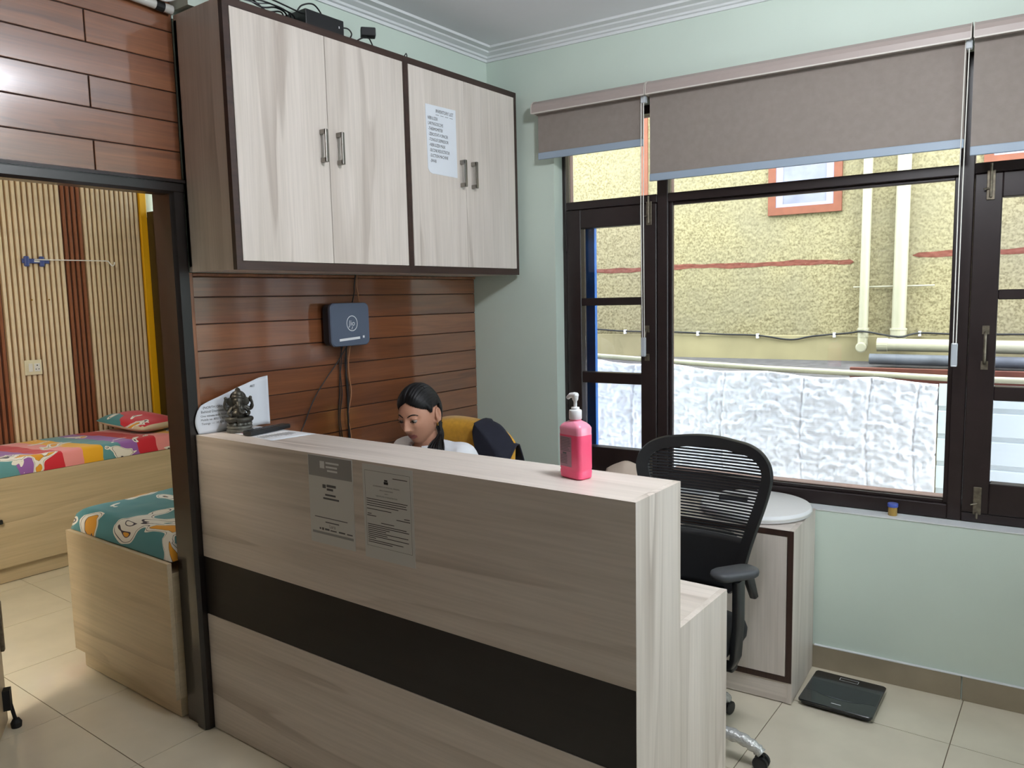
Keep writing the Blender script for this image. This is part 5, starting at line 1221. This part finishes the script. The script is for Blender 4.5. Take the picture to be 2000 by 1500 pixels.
# hair: cap over the skull with a centre parting, side falls, low tail, loose strands
nu, nv = 120, 100
X, Y, Zz, sy = head_points(nu, nv)
cn = np.stack([X, Y, Zz], -1); rad = np.linalg.norm(cn, axis=-1, keepdims=True)
ax = np.abs(X)
line = np.where(Y < -.03, .076-.55*np.clip(ax-.003, 0, 1)-3.0*np.clip(ax-.03, 0, 1)**2, np.interp(Y, [-.03, -.016, .0, .032, .045, .06], [.040, .012, .036, .036, -.03, -.078]))
thick = .006+.008*np.clip(Zz/.1, 0, 1)+.004*np.clip(Y/.09, 0, 1); thick = thick-.004*g(X, .004)*(Y < .04)*(Zz > .03)
edge = np.clip((Zz-line)/.018, 0, 1)[..., None]
strand = .0012*np.sin(np.arctan2(X, Zz+.05)*95)[..., None]
Hh = cn*(1+(thick[..., None]*np.sqrt(edge)+strand*edge)/rad)
bm = bmesh.new(); V = [[bm.verts.new(Hh[i, j]) for j in range(nv)] for i in range(nu)]
ok = Zz > line-.004
for i in range(nu):
    i2 = (i+1) % nu
    for j in range(nv-1):
        if ok[i, j] and ok[i2, j] and ok[i, j+1] and ok[i2, j+1]: bm.faces.new((V[i][j], V[i][j+1], V[i2][j+1], V[i2][j]))
bmesh.ops.delete(bm, geom=[v for v in bm.verts if not v.link_faces], context='VERTS'); bmesh.ops.remove_doubles(bm, verts=bm.verts, dist=.00005)
rot(bm, HM); bmesh.ops.recalc_face_normals(bm, faces=bm.faces)
o = part('hair', bm, 'hair', pl, smooth=True); o.modifiers.new('t', 'SOLIDIFY').thickness = -.004
hair = o
bm = bmesh.new()
tail = smooth_path([HM @ C((0, .080, -.03)), HM @ C((.0, .088, -.065)), HM @ C((.0, .075, -.12)), C((.545, -.885, .99)), C((.55, -.855, .86))], 6)
add_tube(bm, tail, [.013+.008*math.sin(math.pi*k/(len(tail)-1)) for k in range(len(tail))], 12)
part('hair_tail', bm, 'hair', hair, smooth=True)
bm = bmesh.new(); rg = random.Random(6)
for k in range(22):
    dx = rg.uniform(-.012, .03); a = HM @ C((.066, .030+rg.uniform(-.006, .02), -.036+rg.uniform(-.01, .01)))
    pth = [a, HM @ C((.068+dx*.4, .022+rg.uniform(-.01, .01), -.085)), C((.612+dx*1.6, -1.035+rg.uniform(-.012, .012), 1.058)), C((.617+dx*2.4, -1.066+rg.uniform(-.01, .01), .99)), C((.607+dx*2.8, -1.078, .90+rg.uniform(-.04, .02)))]
    add_tube(bm, smooth_path(pth, 5), [.0042]*12+[.003]*9, 5)
part('loose_strands', bm, 'hair', hair, smooth=True)
# eyes, brows, jewellery
for s in (-1, 1):
    m4 = HM @ Matrix.Translation((s*.030, -.0735, .0045)); bm = bmesh.new(); add_ball(bm, (0, 0, 0), .0118, 16); rot(bm, m4); ey = part('eye', bm, 'eye', pl, smooth=True)
    bm = bmesh.new(); gd = C((-.12, -1, -.30)).normalized(); add_ball(bm, gd*.0058, .0075, 14); rot(bm, m4); part('iris', bm, 'iris', ey, smooth=True)
    def fy_(x, z):
        x = np.array([x]); z = np.array([z]); szz = np.clip(z/.112, -1, 1); r_ = np.sqrt(1-szz**2); sxx = np.clip(x/(.0715*(1-.30*np.clip(-szz, 0, 1)**1.6)), -.98, .98); syy = -np.sqrt(np.clip(r_**2-sxx**2, 0, 1))
        yv = .094*syy+.004; yv = yv*(1-.10*np.clip(-szz, 0, 1)**2)-.010*g(szz+.9, .25)*np.clip(-syy, 0, 1)**.5; yv = yv+.006*np.clip(np.clip(szz, 0, 1)-.35, 0, 1)
        return float((yv-face_relief(x, z))[0])
    pts = [(s*x, fy_(s*x, z)-.0006, z) for x, z in ((.012, .0205), (.020, .0255), (.030, .0285), (.040, .0265), (.047, .0215))]
    bm = TB(smooth_path(pts, 4), [.0018]*4+[.0026]*8+[.0018]*4+[.0008], 6); rot(bm, HM); part('eyebrow', bm, 'hair', pl, smooth=True)
    pts = [(s*x, -.0855+.22*abs(x-.030)**1.2, z) for x, z in ((.0165, .0005), (.022, .0018), (.030, .0022), (.038, .0012), (.0435, -.0012))]
    bm = TB(smooth_path(pts, 4), .0011, 6); rot(bm, HM); part('lash_line', bm, 'hair', pl, smooth=True)
    bm = bmesh.new(); add_ball(bm, HM @ C((s*.0800, .004, -.034)), .0034, 10); add_ball(bm, HM @ C((s*.0800, .004, -.041)), .0024, 8); part('earring', bm, 'gold', pl, smooth=True)
bm = bmesh.new(); add_ball(bm, HM @ C((.0165, fy_(.0165, -.031)-.001, -.031)), .0016, 8); part('nose_stud', bm, 'gold', pl, smooth=True)

for o in D.objects:
    if '_loc' in o: del o['_loc']
D.scenes.remove(TMP)
